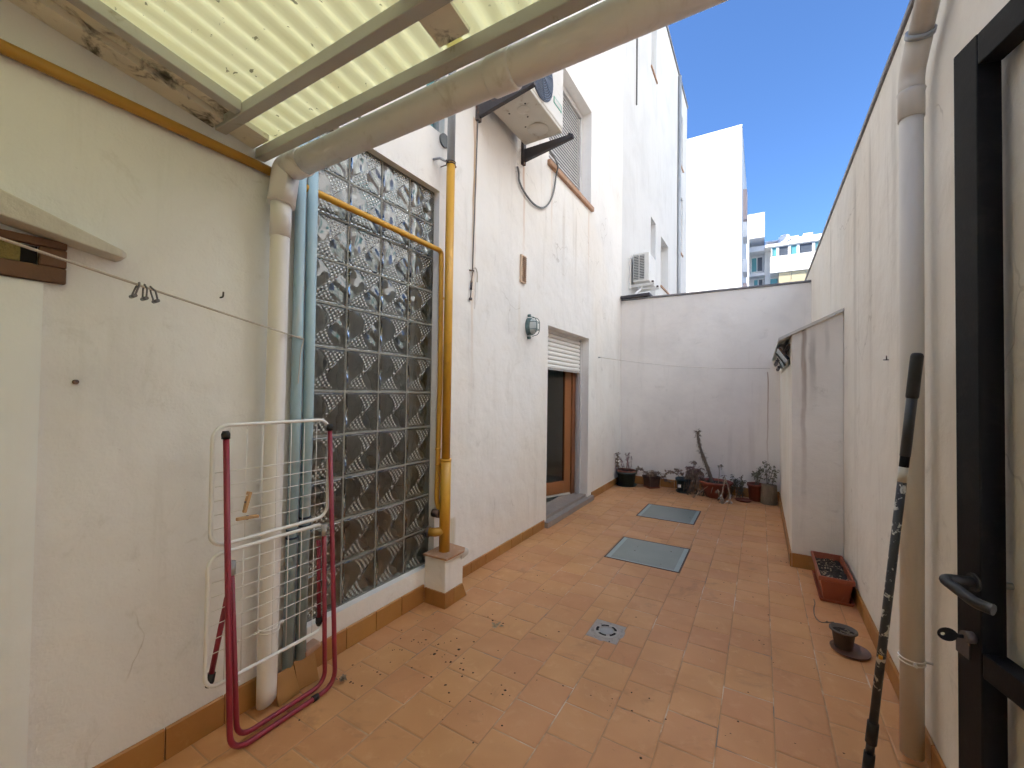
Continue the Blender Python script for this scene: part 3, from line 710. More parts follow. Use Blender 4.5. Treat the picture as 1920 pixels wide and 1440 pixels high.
# ------------------------------------------------------------------ yellow gas pipes
yp = thing('gas_pipe', 'thin ochre yellow pipe running along the house wall and across the glass blocks', 'pipe', (-1.795, .9, 2.24))
MB().tube([(-1.797, -1.45, 2.262), (-1.797, .3, 2.252), (-1.797, 1.06, 2.246)], .0185, 16).build('wall_run', 'yellow_dull', yp)
MB().tube(fillet([(-1.797, 1.06, 2.246), (-1.797, 1.55, 2.242), (-1.797, 2.098, 2.235), (-1.797, 2.106, 1.4), (-1.797, 2.092, .60), (-1.77, 2.112, .525)], .035, 6), .0165, 16).build('glass_run', 'yellow_paint', yp)
for z in (1.92, .94, .84): MB().tube([(-1.797, 2.106 if z > 1 else 2.098, z), (-1.797, 2.106 if z > 1 else 2.098, z+.012)], .0195, 16).build('collar', 'yellow_paint', yp)
MB().tube([(FX+.002, 2.085, .535), (-1.765, 2.085, .535)], .026, 16).build('wall_sleeve', 'bracket_rust', yp)
st = thing('standpipe', 'thick ochre yellow standpipe on a plastered pedestal, grey above its upper clamp', 'pipe', (-1.735, 2.08, .3))
MB().tube([(-1.735, 2.10, .302), (-1.735, 2.10, .88)], .0345, 22).build('lower_sleeve', 'yellow_paint', st)
MB().tube([(-1.735, 2.10, .872), (-1.735, 2.10, .888)], .0365, 22).build('sleeve_ring', 'yellow_paint', st)
MB().tube([(-1.735, 2.10, .88), (-1.735, 2.104, 2.80)], .0275, 22).build('pipe', 'yellow_paint', st)
MB().tube([(-1.735, 2.104, 2.79), (-1.735, 2.108, 4.6)], .0255, 22).build('upper_pipe', 'zinc', st)
clamp(st, (-1.735, 2.104, 2.80), .029, 'bracket_rust', FX)
m_ = MB(); m_.tube([(-1.735, 2.104, 2.80), (-1.775, 2.04, 2.815), (FX, 2.03, 2.815)], .008, 8); m_.build('clamp_arm', 'zinc', st)
m_ = MB(); m_.tube([(-1.735, 2.10, .43), (-1.765, 2.045, .43), (-1.80, 2.03, .43)], .027, 16); m_.build('branch', 'yellow_dull', st)
MB().tube([(-1.80, 2.03, .43), (-1.815, 2.025, .43)], .034, 16).build('branch_collar', 'bracket_rust', st)
pd = thing('pedestal', 'white plastered pedestal with terracotta cap under the yellow standpipe', 'pedestal', (-1.73, 2.1, 0))
MB().box(FX+.001, -1.652, 2.012, 2.19, -.002, .288).build('block', 'facade', pd, bevel=.006)
MB().prism([(FX+.001, 1.995, .29), (-1.635, 2.003, .29), (-1.632, 2.175, .29), (-1.66, 2.22, .29), (FX+.001, 2.23, .29)], (0, 0, .013)).build('cap_tile', 'terracotta_sill', pd, bevel=.002)
for (a, b) in ((FX+.013, -1.74), (-1.737, -1.641)):
    MB().box(a, b, 2.0, 2.0105, .001, .092).build('skirting_tile', 'skirting', pd)
MB().box(-1.6505, -1.640, 2.012, 2.085, .001, .092).build('skirting_tile', 'skirting', pd)
MB().prism([(-1.6505, 2.088, .001), (-1.6505, 2.215, .001), (-1.6505, 2.172, .092), (-1.6505, 2.088, .092)], (.0105, 0, 0)).build('skirting_tile', 'skirting', pd)
m_ = MB(); m_.obox((-1.70, 2.205, .262), (1, 0, 0), (0, 1, .2), (0, -.2, 1), .05, .05, .022); m_.build('mortar_edge', 'concrete', pd, bevel=.014)

# ------------------------------------------------------------------ air conditioners
def arm(mb, y, z, x0, x1, t=.02, hw_=.10, ht=.035):
    mb.prism([(x0, y-t/2, z), (x1, y-t/2, z), (x1, y-t/2, z-ht), (x0, y-t/2, z-hw_)], (0, t, 0))
ac = thing('air_conditioner', 'white air conditioner high on the house wall seen from below next to the louvred window', 'air conditioner', (-1.58, 2.83, 3.46), 'air conditioners on the house walls')
aY0, aY1, aX0, aX1, aZ0, aZ1 = 2.515, 3.135, -1.765, -1.405, 3.458, 3.99
MB().box(aX0, aX1, aY0, aY1, aZ0+.03, aZ1).build('casing', 'ac_white', ac, bevel=.012)
MB().box(aX0+.004, aX1-.003, aY0+.004, aY1-.004, aZ0, aZ0+.028).build('base_pan', 'ac_base', ac, bevel=.006)
bp_ = MB(); bp_.lathe([(.085, -.004), (.08, -.0085), (.0, -.0085)], (-1.56, 2.98, aZ0)); bp_.lathe([(.05, -.003), (.045, -.006), (0, -.006)], (-1.55, 2.72, aZ0)); bp_.build('base_boss', 'ac_base', ac)
bh = MB()
for (x, y) in ((-1.50, 2.66), (-1.555, 2.80), (-1.66, 2.70), (-1.63, 2.9)): bh.lathe([(.008, -.007), (.0, -.0072)], (x, y, aZ0), 10)
bh.build('drain_hole', 'hole_black', ac)
fc = Vector((aX1, 2.715, 3.70))
MB().tube([fc+Vector((-.002, 0, 0)), fc+Vector((.006, 0, 0))], .205, 40).build('fan_recess', 'fan_dark', ac)
fg = MB()
for k_ in range(1, 13): fg.tube([fc+Vector((.012, .016*k_*math.cos(2*math.pi*i/44), .016*k_*math.sin(2*math.pi*i/44))) for i in range(44)], .0022, 5, closed=True)
for k_ in range(4):
    a = k_*math.pi/4+.3; d = Vector((0, math.cos(a), math.sin(a)))*.2; fg.tube([fc-d+Vector((.011, 0, 0)), fc+d+Vector((.011, 0, 0))], .003, 5)
fg.build('fan_grille', 'fan_ring', ac)
MB().box(aX1+.001, aX1+.003, 2.945, 3.095, 3.60, 3.655).build('sticker_border', 'label_green', ac)
MB().box(aX1+.0035, aX1+.0045, 2.955, 3.085, 3.608, 3.647).build('sticker', 'paper_white', ac)
for (y, nm) in ((2.50, 'a'), (3.185, 'b')):
    b_ = MB(); b_.box(FX+.001, FX+.028, y-.022, y+.022, 3.325, 3.60); bo = b_.build('wall_bracket', 'bracket_rust', ac, bevel=.003)
    m_ = MB(); arm(m_, y, 3.456, FX+.028, -1.335, .034, .105, .03); m_.build('bracket_arm', 'bracket_dark', bo, bevel=.003)
    MB().tube([(-1.37, y, 3.456), (-1.37, y, 3.472)], .012, 10).build('rubber_foot', 'black_plastic', bo)
    bl = MB()
    for z in (3.35, 3.42, 3.56): bl.tube([(FX+.028, y, z), (FX+.033, y, z)], .006, 8)
    bl.build('bolt', 'hole_black', bo)
cb = MB(); pts = [(-1.55, 3.30, 3.44), (-1.62, 3.62, 3.50), (-1.76, 3.83, 3.62), (-1.80, 3.855, 3.55), (-1.803, 3.82, 3.36), (-1.803, 3.72, 3.20), (-1.803, 3.58, 3.09), (-1.803, 3.44, 3.055), (-1.803, 3.30, 3.06), (-1.803, 3.17, 3.10), (-1.803, 3.10, 3.15), (-1.803, 3.105, 3.21), (-1.803, 3.075, 3.26)]
def smooth(p, it=3):
    p = [Vector(q) for q in p]
    for _ in range(it):
        o = [p[0]]
        for i in range(len(p)-1): o += [p[i]*.75+p[i+1]*.25, p[i]*.25+p[i+1]*.75]
        p = o+[p[-1]]
    return p
cb.tube(smooth([(-1.60, 3.24, 3.46)]+pts[2:], 2), .0085, 8)
tag(cb.build('loose_cable', 'wire_grey', None, (-1.803, 3.4, 3.055)), 'grey cable hanging in a loop from the air conditioner down the wall', 'cable')

ac2 = thing('air_conditioner', 'pale air conditioner with ribbed coil grille mounted just past the end wall', 'air conditioner', (-1.65, 7, 3.1), 'air conditioners on the house walls')
MB().box(-1.795, -1.535, 6.80, 7.28, 3.125, 3.585).build('casing', 'ac_white', ac2, bevel=.01)
for (a, b) in ((-1.775, -1.70), (-1.682, -1.61)):
    go = MB().box(a, b, 6.793, 6.7985, 3.16, 3.55).build('coil_panel', 'coil', ac2)
    for k_ in range(15): MB().box(a, b, 6.782, 6.7925, 3.165+k_*.0262, 3.171+k_*.0262).build('slat', 'ac_white', go)
for y in (6.84, 7.20):
    m_ = MB(); arm(m_, y, 3.095, FX-.003, -1.46, .03, .05, .03); m_.build('wall_bracket', 'ac_white', ac2)
    MB().box(-1.50, -1.47, y-.02, y+.02, 3.096, 3.124).build('rubber_foot', 'bracket_rust', ac2)
MB().box(FX-.004, FX+.02, 6.70, 6.74, 3.0, 3.5).build('wall_rail', 'ac_white', ac2)
MB().tube(smooth([(-1.66, 6.95, 3.12), (-1.68, 6.85, 3.0), (-1.72, 6.72, 2.93), (-1.72, 6.6, 2.80)]), .016, 8).build('hose', 'pvc', ac2)

# ------------------------------------------------------------------ small things on the house wall
vt = thing('wall_vent', 'small beige louvred vent on the house wall above the bulkhead lamp', 'vent', (FX, 3.21, 2.41))
MB().box(FX+.001, FX+.02, 3.165, 3.255, 2.285, 2.53).build('vent_frame', 'vent_beige', vt, bevel=.004)
for k_ in range(13): MB().obox((FX+.023, 3.213, 2.305+k_*.0172), (.8, 0, -.6), (0, 1, 0), (.6, 0, .8), .006, .032, .0022).build('slat', 'vent_slot', vt)
lp = thing('bulkhead_lamp', 'green caged bulkhead lamp on the house wall near the terrace door', 'lamp', (FX, 3.33, 1.92))
lc = Vector((FX+.001, 3.33, 1.915))
def ell(mb, prof, n_=24, ry=.054, rz=.080):
    V = [lc+Vector((x, ry*s_*math.cos(2*math.pi*k_/n_), rz*s_*math.sin(2*math.pi*k_/n_))) for (x, s_) in prof for k_ in range(n_)]
    mb.add(V, [(i*n_+k_, i*n_+(k_+1) % n_, (i+1)*n_+(k_+1) % n_, (i+1)*n_+k_) for i in range(len(prof)-1) for k_ in range(n_)], True); return mb
ell(MB(), [(0, 1), (.03, 1), (.04, .93), (.04, .0)]).build('base', 'lamp_green', lp)
ell(MB(), [(.041, .84), (.065, .80), (.085, .66), (.096, .40), (.10, .0)]).build('glass_cover', 'lamp_glass', lp)
cg = MB()
for dy in (-.03, .03): cg.tube(smooth([lc+Vector((.03, dy, .085)), lc+Vector((.095, dy, .072)), lc+Vector((.106, dy, 0)), lc+Vector((.095, dy, -.072)), lc+Vector((.03, dy, -.085))], 2), .0035, 6)
for dz in (-.03, .035): cg.tube(smooth([lc+Vector((.03, .062, dz)), lc+Vector((.10, .048, dz)), lc+Vector((.108, 0, dz)), lc+Vector((.10, -.048, dz)), lc+Vector((.03, -.062, dz))], 2), .0035, 6)
cg.build('cage', 'lamp_green', lp)
for dz in (-.10, .10): MB().tube([lc+Vector((0, 0, dz)), lc+Vector((.025, 0, dz))], .013, 10).build('lug', 'lamp_green', lp)
cap = MB().tube([(FX+.001, 2.128, 2.985), (FX+.014, 2.128, 2.985)], .045, 22)
tag(cap.build('round_wall_cap', 'coil', None, (FX, 2.128, 2.985)), 'small dark round cap on the house wall close to the grey upper pipe', 'cap')
hk = thing('wall_wire', 'thin wire running down the house wall from the bracket to a hook with a turnbuckle', 'wire', (FX, 2.46, 2.2))
MB().tube([(FX+.014, 2.492, 3.33), (FX+.012, 2.478, 2.8), (FX+.012, 2.456, 2.20)], .0045, 6).build('wire', 'wire_grey', hk)
MB().tube([(FX, 2.435, 2.20), (FX+.03, 2.452, 2.195)], .006, 8).build('hook', 'bracket_rust', hk)
MB().tube(smooth([(FX+.012, 2.456, 2.20), (FX+.02, 2.48, 2.235), (FX+.015, 2.515, 2.20), (FX+.01, 2.52, 2.13)]), .005, 6).build('loose_end', 'rope', hk)
m_ = MB(); m_.tube([(FX+.012, 2.456, 2.19), (FX+.012, 2.447, 2.12), (FX+.012, 2.445, 2.115)], .0045, 6); m_.tube([(FX+.012, 2.447, 2.12), (FX+.012, 2.443, 2.06)], .008, 8); m_.tube([(FX+.012, 2.443, 2.06), (FX+.012, 2.438, 2.0)], .004, 6); m_.lathe([(0, -.012), (.011, -.008), (.013, 0), (.011, .008), (0, .012)], (FX+.013, 2.436, 1.99), 10)
m_.build('turnbuckle', 'bracket_rust', hk)
m_ = MB(); m_.prism([(FX+.004, 2.505, 2.13), (FX+.010, 2.53, 2.13), (FX+.010, 2.525, 2.0), (FX+.004, 2.50, 1.93)], (.004, 0, 0)); m_.build('rag', 'pvc_old', hk)

cl_ = thing('wall_clothesline', 'pale clothesline stretched across the end wall', 'clothesline', (-.8, EY-.1, 1.7))
MB().tube([Vector((-1.80, 5.25, 1.785)).lerp(Vector((.10, EY-.03, 1.665)), k_/12)-Vector((0, 0, .05*math.sin(math.pi*k_/12))) for k_ in range(13)], .0032, 6).build('line', 'rope', cl_)
MB().tube([(FX, 5.25, 1.785), (-1.79, 5.25, 1.785)], .006, 8).build('hook', 'zinc', cl_)
cl2 = thing('near_clothesline', 'white clothesline sagging from the blue pipe toward the covered end', 'clothesline', (-1.5, .6, 1.55))
ra, rb = Vector((-1.765, 1.135, 1.545)), Vector((-.30, -1.495, 1.745))
rope_at = lambda u: ra.lerp(rb, u)-Vector((0, 0, .022*math.sin(math.pi*min(1, u))))
MB().tube([rope_at(k_/30) for k_ in range(31)], .0030, 8).build('line', 'rope', cl2)
m_ = MB(); m_.tube([ra+Vector((-.02+.028*math.cos(a*.7), .028*math.sin(a*.7)-.02, .006*a/6)) for a in range(10)], .0028, 6); m_.tube(smooth([ra, ra+Vector((.01, -.02, -.05)), ra+Vector((.015, -.028, -.12)), ra+Vector((.012, -.03, -.20))]), .0022, 6)
m_.build('knot', 'rope', cl2)
for k_, (u, lab) in enumerate(((.2680, 'wire clip on the near clothesline closest to the covered end'), (.2630, 'middle one of three wire clips on the near clothesline'), (.2575, 'wire clip on the near clothesline closest to the blue pipe'))):
    p = rope_at(u); m_ = MB(); e = (k_-1)*.012
    m_.tube(fillet([p+Vector((0, 0, .005)), p+Vector((.015, e*.5, -.006)), p+Vector((.012, e, -.030)), p+Vector((-.012, e, -.031)), p+Vector((-.011, e*.3, -.004)), p+Vector((0, 0, .007))], .005, 3), .0022, 6)
    m_.tube([p+Vector((.014, e, -.030)), p+Vector((-.014, e, -.031))], .0048, 8)
    tag(m_.build('line_clip', 'chrome', None, p), lab, 'clip', 'clips on the near clothesline')
for (p, lab) in (((FX, .818, 1.675), 'small metal hook in the house wall left of the white downpipe'), ((FX, .421, 1.334), 'lone screw in a plugged hole low on the near house wall')):
    m_ = MB()
    if p[2] > 1.5: m_.tube(fillet([(FX, p[1], p[2]), (FX+.022, p[1], p[2]), (FX+.024, p[1], p[2]+.02)], .006), .003, 6)
    else: m_.tube([(FX, p[1], p[2]), (FX+.008, p[1]+.003, p[2])], .007, 8)
    tag(m_.build('wall_hook', 'bracket_rust', None, p), lab, 'hook')
m_ = MB(); m_.tube(fillet([(BX, 2.66, 1.50), (BX-.02, 2.66, 1.50), (BX-.02, 2.60, 1.495), (BX-.02, 2.60, 1.515)], .004, 3), .0025, 6)
tag(m_.build('wall_hook', 'bracket_rust', None, (BX, 2.63, 1.5)), 'bent wire hook on the boundary wall left of its drainpipe', 'hook')

# ------------------------------------------------------------------ drainpipe on the boundary wall
rp = thing('wall_drainpipe', 'greyish plastic drainpipe with elbow on the boundary wall beside the gate', 'downpipe', (.47, 1.96, 0))
cx, cy_ = .472, 2.055
MB().tube([(cx, cy_+.02, .03), (cx, cy_, 1.2), (cx, cy_-.01, 2.42)], .0335, 24).build('pipe', 'pvc_grey', rp)
MB().tube([(cx, cy_-.01, 2.34), (cx, cy_-.01, 2.43), (cx, cy_-.01, 2.44)], [.0375, .0375, .041], 24).build('socket', 'pvc_grey', rp)
MB().tube(fillet([(cx, cy_-.01, 2.43), (cx, cy_-.015, 2.50), (cx, cy_-.12, 2.585)], .05, 8), .0365, 24).build('elbow', 'pvc_grey', rp)
e1 = Vector((cx, cy_-.11, 2.577)); ed = Vector((0, -.77, .56)).normalized()
MB().tube([e1, e1+ed*.9], .0335, 24).build('upper_pipe', 'pvc_grey', rp)
for s_ in (.0, .20): MB().tube([e1+ed*s_, e1+ed*(s_+.016)], .041, 24).build('ring', 'zinc', rp)
clamp(rp, (cx, cy_+.018, .37), .036, 'pvc_old', BX)

# ------------------------------------------------------------------ iron gate standing ajar
ga = R(14.7); gx = Vector((math.sin(ga), -math.cos(ga), 0)); gn = Vector((math.cos(ga), math.sin(ga), 0)); gz = Vector((0, 0, 1))
G0 = Vector((.443, 1.556, 0))
gate = thing('iron_gate', 'black iron gate standing ajar at the edge of the view', 'gate', G0)
def gbox(s0, s1, n0, n1, z0, z1): return MB().obox(G0+gx*(s0+s1)/2+gn*(n0+n1)/2+gz*(z0+z1)/2, gx, gn, gz, (s1-s0)/2, (n1-n0)/2, (z1-z0)/2)
gbox(0, .08, 0, .05, .03, 2.235).build('latch_stile', 'black_iron', gate, bevel=.003)
gbox(.92, 1.0, 0, .05, .03, 2.235).build('hinge_stile', 'black_iron', gate, bevel=.003)
gbox(.081, .919, .001, .049, 2.155, 2.234).build('top_rail', 'black_iron', gate, bevel=.003)
gbox(.081, .919, .001, .049, .64, .70).build('middle_rail', 'black_iron', gate, bevel=.003)
gbox(.081, .919, .001, .049, .03, .11).build('bottom_rail', 'black_iron', gate, bevel=.003)
hb = G0+gx*.062+gz*.862
m_ = MB(); m_.tube([hb, hb-gn*.006], .022, 16); m_.tube(fillet([hb, hb-gn*.062-gx*.006, hb-gn*.062+gx*.10+gz*-.012, hb-gn*.045+gx*.125-gz*.014], .018, 6), .0125, 14); m_.build('lever_handle', 'black_plastic', gate)
m_ = MB(); hb2 = hb+gn*.05; m_.tube(fillet([hb2, hb2+gn*.05, hb2+gn*.05+gx*.06], .014), .0085, 10); m_.build('outer_handle', 'grey_clip', gate)
kb = G0+gx*.055+gz*.722
ky = MB().tube([kb, kb-gn*.020], .014, 16).build('lock_cylinder', 'bracket_rust', gate)
m_ = MB(); m_.obox(kb-gn*.026, gn, gx, gz, .008, .0015, .004)
kc = kb-gn*.052; n_ = 18
V = [kc+(gn*math.cos(2*math.pi*i/n_)*1.25+gz*math.sin(2*math.pi*i/n_))*rr+gx*tt for tt in (-.0013, .0013) for rr in (.0165, .0042) for i in range(n_)]
V = [v+(gn*-.0098 if (i//n_) % 2 else gn*0) for i, v in enumerate(V)]
F = []
for i in range(n_):
    j = (i+1) % n_; F += [(i, j, n_+j, n_+i), (2*n_+i, 3*n_+i, 3*n_+j, 2*n_+j), (i, 2*n_+i, 2*n_+j, j), (n_+i, n_+j, 3*n_+j, 3*n_+i)]
m_.add(V, F); m_.build('key', 'black_iron', gate)
gbox(.0, .045, -.003, .0, .66, .705).build('strike_plate', 'bracket_rust', gate)

# ------------------------------------------------------------------ telescopic pole leaning on the drainpipe
pl = thing('telescopic_pole', 'paint-splashed telescopic pole with black grip leaning on the drainpipe', 'pole', (.35, 2.0, 0))
p0, p1 = Vector((.322, 1.925, .012)), Vector((.452, 1.905, 1.47)); pa = lambda u: p0.lerp(p1, u)
for (u0, u1, r_, mt, nm) in ((.0, .045, .016, 'black_plastic', 'ferrule'), (.045, .07, .0125, 'pole_dark', 'inner_tube'), (.07, .12, .0165, 'black_plastic', 'locking_collar'), (.12, .70, .0125, 'pole_splash', 'lower_tube'), (.70, .735, .0130, 'paper_white', 'sticker'), (.735, .76, .0131, 'hole_black', 'printed_band'), (.76, .895, .0145, 'pole_dark', 'sleeve'), (.895, 1.0, .0172, 'black_plastic', 'grip')):
    m_ = MB()
    if nm == 'grip': m_.tube([pa(u0), pa(u0+.004), pa(.992), pa(.998), pa(1.0)], [.0155, r_, r_, r_*.85, r_*.5], 20)
    else: m_.tube([pa(u0), pa(u1)], r_, 20)
    m_.build(nm, mt, pl)
MB().tube([pa(.28)+Vector((-.004, -.012, 0)), pa(.288)+Vector((-.004, -.0125, 0))], .006, 8).build('release_button', 'orange_plastic', pl)

# ------------------------------------------------------------------ folded clothes airer
ar = thing('clothes_airer', 'folded clothes airer with white wire wings and dark red legs against the downpipe', 'clothes rack', (-1.64, .96, 0))
def rrect(x, y0, y1, z0, z1, r_, n_=6):
    pts = []
    for (cy0, cz0, a0) in ((y1-r_, z1-r_, 0), (y0+r_, z1-r_, 90), (y0+r_, z0+r_, 180), (y1-r_, z0+r_, 270)):
        pts += [(x, cy0+r_*math.cos(R(a0+90*k_/n_)), cz0+r_*math.sin(R(a0+90*k_/n_))) for k_ in range(n_+1)]
    return pts
AX = -1.662
MB().tube(rrect(AX, .735, 1.197, .758, 1.187, .05), .0070, 10, closed=True).build('upper_wing', 'white_tube', ar)
MB().tube(rrect(AX-.004, .733, 1.195, .262, .728, .045), .0070, 10, closed=True).build('lower_wing', 'white_tube', ar)
for (zlo, zhi, x, hz) in ((.758, 1.187, AX, (1.02, .97, .92, .87, .82)), (.262, .728, AX-.004, (.68, .632, .582, .532, .482, .432, .382))):
    for k_ in range(7):
        y = .793+k_*.0575
        MB().tube([(x, y, zlo+.004), (x, y, zhi-.004)], .0016, 6).build('wire', 'white_tube', ar)
    for z in hz: MB().tube([(x+.003, .745, z), (x+.003, 1.187, z)], .0016, 6).build('wire', 'white_tube', ar)
def uleg(pts, r_, mt='red_tube'):
    lo = fillet(pts, .075, 8); return MB().tube(lo, r_, 14)
MB().tube(fillet([(-1.640, .768, 1.150), (-1.628, .802, .0125), (-1.622, 1.228, .0125), (-1.640, 1.186, 1.150)], .075, 8), .0100, 14).build('outer_leg', 'red_tube', ar)
MB().tube(fillet([(-1.650, .802, .655), (-1.655, .838, .030), (-1.650, 1.196, .030), (-1.650, 1.176, .690)], .06, 8), .0095, 14).build('inner_leg', 'red_tube', ar)
MB().tube([(-1.672, .800, .56), (-1.676, .756, .30)], .0090, 12).build('short_leg', 'red_tube', ar)
MB().tube([(-1.672, 1.165, .66), (-1.676, 1.178, .315)], .0090, 12).build('short_leg', 'red_tube', ar)
for (a, b) in (((-1.676, .7575, .308), (-1.677, .749, .265)), ((-1.676, 1.178, .318), (-1.676, 1.1795, .28)), ((-1.6395, .767, 1.140), (-1.6402, .766, 1.168)), ((-1.6395, 1.186, 1.140), (-1.6402, 1.1855, 1.168))):
    MB().tube([a, Vector(a).lerp(Vector(b), .6), b], [.0135, .0145, .010], 12).build('end_cap', 'black_plastic', ar)
for (y, z) in ((.802, .665), (1.176, .70)): MB().tube([(-1.650, y, z-.02), (-1.650, y, z+.028)], .0135, 12).build('hinge_clip', 'grey_clip', ar)
for (y, z) in ((.835, .25), (.83, .40), (1.194, .42), (1.19, .60)): MB().lathe([(0, -.004), (.004, -.002), (.004, .002), (0, .004)], (-1.637, y-.004, z), 8).build('rivet', 'white_tube', ar)
MB().tube([(-1.624, 1.12, .0125), (-1.624, 1.145, .0125)], .0128, 12).build('floor_pad', 'black_plastic', ar)
for (c, d, lab) in (((-1.655, .852, .895), Vector((0, .22, .97)), 'wooden clothes peg standing upright on the airer wires'), ((-1.652, .853, .838), Vector((0, .99, -.06)), 'wooden clothes peg lying across the airer wires')):
    pg = thing('clothes_peg', lab, 'peg', c, 'pegs on the airer'); c = Vector(c); d.normalize(); e = Vector((1, 0, 0)); q = d.cross(e)
    for s_ in (-1, 1): MB().obox(c+e*.005*s_, (d+e*.06*s_).normalized(), e, q, .038, .0032, .0055).build('jaw', 'peg_wood', pg, bevel=.001)
    MB().tube([c+q*-.008, c+q*.008], .0042, 8).build('spring', 'chrome', pg)

# ------------------------------------------------------------------ floor fittings
for (a, b, c, d), lab in zip(SKY, ('frosted glass floor light nearest the row of plant pots', 'frosted glass floor light nearest the floor drain')):
    t = thing('floor_light', lab, 'floor light', ((a+b)/2, (c+d)/2, 0), 'glass lights set in the floor')
    m_ = MB(); w = .011
    m_.box(a, b, c, c+w, -.02, .0015); m_.box(a, b, d-w, d, -.02, .0015); m_.box(a, a+w, c+w, d-w, -.02, .0015); m_.box(b-w, b, c+w, d-w, -.02, .0015)
    m_.build('rim', 'skylight_edge', t)
    m_ = MB(); i0 = .045; z = .0005
    m_.box(a+w+.001, a+i0, c+w+.001, d-w-.001, -.02, z); m_.box(b-i0, b-w-.001, c+w+.001, d-w-.001, -.02, z); m_.box(a+i0, b-i0, c+w+.001, c+i0*.6, -.02, z)
    m_.build('edge_band', 'skylight_rim', t)
    MB().box(a+i0+.0005, b-i0-.0005, c+i0*.6+.0005, d-w-.001, -.02, z).build('pane', 'skylight_glass', t)
dr = thing('floor_drain', 'round grey slotted floor drain in a rough mortar patch', 'drain', (-.737, 2.3, 0))
MB().box(DRAIN[0]+.002, DRAIN[1]-.002, DRAIN[2]+.002, DRAIN[3]-.002, -.03, -.0012).build('mortar_bed', 'mortar', dr)
m_ = MB(); V = []
for k_ in range(40):
    a = 2*math.pi*k_/40; rr = .098*(1+.07*math.sin(3*a+1)+random.uniform(-.04, .04)); V.append((-.732+rr*math.cos(a)*.92, 2.296+rr*math.sin(a), .0012))
m_.add(V+[(-.732, 2.296, .0022)], [(k_, (k_+1) % 40, 40) for k_ in range(40)]); m_.build('mortar_smear', 'mortar', dr)
dc = Vector((-.735, 2.297, 0))
MB().lathe([(0, .003), (.040, .003), (.0402, .006), (.062, .006), (.066, .0045), (.067, .0015)], dc, 40).build('cover', 'drain_grey', dr)
for k_ in range(5):
    a0 = 2*math.pi*k_/5+.35; m_ = MB(); V = []
    for i in range(9):
        a = a0+i/8*.85; V += [dc+Vector((math.cos(a)*.043, math.sin(a)*.043, .0066)), dc+Vector((math.cos(a)*.057, math.sin(a)*.057, .0066))]
    m_.add(V, [(2*i, 2*i+2, 2*i+3, 2*i+1) for i in range(8)]); m_.build('slot', 'hole_black', dr)
m_ = MB(); m_.lathe([(0, .0045), (.036, .0045), (.0365, .003)], dc, 30); m_.build('centre_plate', 'zinc', dr)

# ------------------------------------------------------------------ planter trough, small pot
pt = thing('planter_trough', 'long terracotta coloured plastic planter of dry soil against the boundary wall', 'planter', (.42, 3.6, 0))
def trough(z, dx, dy): return [(.415-dx, 3.615-dy, z), (.415+dx, 3.615-dy, z), (.415+dx, 3.615+dy, z), (.415-dx, 3.615+dy, z)]
def loft(mb, rings):
    V = [p for r_ in rings for p in r_]; mb.add(V, [(i*4+k_, i*4+(k_+1) % 4, (i+1)*4+(k_+1) % 4, (i+1)*4+k_) for i in range(len(rings)-1) for k_ in range(4)]); return mb
m_ = loft(MB(), [trough(.012, .066, .222), trough(.135, .083, .245), trough(.135, .094, .256), trough(.165, .094, .256), trough(.165, .080, .242), trough(.12, .076, .236)])
m_.build('trough', 'planter_red', pt, bevel=.005)
m_ = loft(MB(), [trough(.002, .082, .240), trough(.022, .090, .250), trough(.022, .086, .246), trough(.008, .078, .236)]); V = trough(.007, .08, .238); m_.add(V, [(0, 1, 2, 3)]); m_.build('saucer', 'planter_red', pt)
def soil_patch(name, parent, x0, x1, y0, y1, z, n_=14, amp=.01):
    V = []; F = []
    for j in range(n_+1):
        for i in range(n_+1): V.append((x0+(x1-x0)*i/n_, y0+(y1-y0)*j/n_, z+random.uniform(-amp, amp)))
    F = [(j*(n_+1)+i, j*(n_+1)+i+1, (j+1)*(n_+1)+i+1, (j+1)*(n_+1)+i) for j in range(n_) for i in range(n_)]
    return MB().add(V, F, True).build(name, 'soil', parent)
soil_patch('soil', pt, .337, .493, 3.378, 3.852, .125)
m_ = MB()
for k_ in range(60): m_.leaf((random.uniform(.35, .48), random.uniform(3.4, 3.83), .135), (random.uniform(-1, 1), random.uniform(-1, 1), random.uniform(-.1, .4)), random.uniform(.01, .025), .005)
m_.build('leaf_litter', 'dry_pale', pt)
sp = thing('small_pot', 'small grey brown pot of soil on a wide brown saucer near the boundary wall', 'pot', (.372, 2.79, 0))
sc = Vector((.371, 2.79, 0))
MB().lathe([(0, .016), (.038, .016), (.050, .098), (.055, .099), (.0605, .101), (.0605, .108), (.052, .109), (.049, .09), (0, .088)], sc, 32).build('pot', 'pot_grey', sp)
MB().lathe([(0, .004), (.068, .004), (.083, .015), (.085, .016), (.083, .010), (.070, 0.0), (0, 0.0)], sc+Vector((.026, -.005, 0)), 36).build('saucer', 'saucer_brown', sp)
m_ = MB(); m_.disc(sc+Vector((0, 0, .092)), .049, 20, .02); m_.build('soil', 'soil', sp)
m_ = MB(); m_.tube(smooth([sc+Vector((-.01, .01, .094)), sc+Vector((.02, -.02, .10)), sc+Vector((.035, -.01, .096))]), .003, 6)
for k_ in range(10): m_.leaf(sc+Vector((random.uniform(-.03, .03), random.uniform(-.03, .03), .096)), (random.uniform(-1, 1), random.uniform(-1, 1), .2), .018, .004)
m_.build('dead_stem', 'bark', sp)
m_ = MB(); m_.tube(smooth([(.338, 2.84, .11), (.316, 2.87, .09), (.293, 2.98, .03), (.276, 3.10, .006), (.282, 3.22, .004), (.298, 3.30, .004), (.296, 3.36, .006)], 2), .0028, 6); m_.lathe([(0, -.008), (.007, 0), (0, .008)], (.312, 2.875, .088), 8)
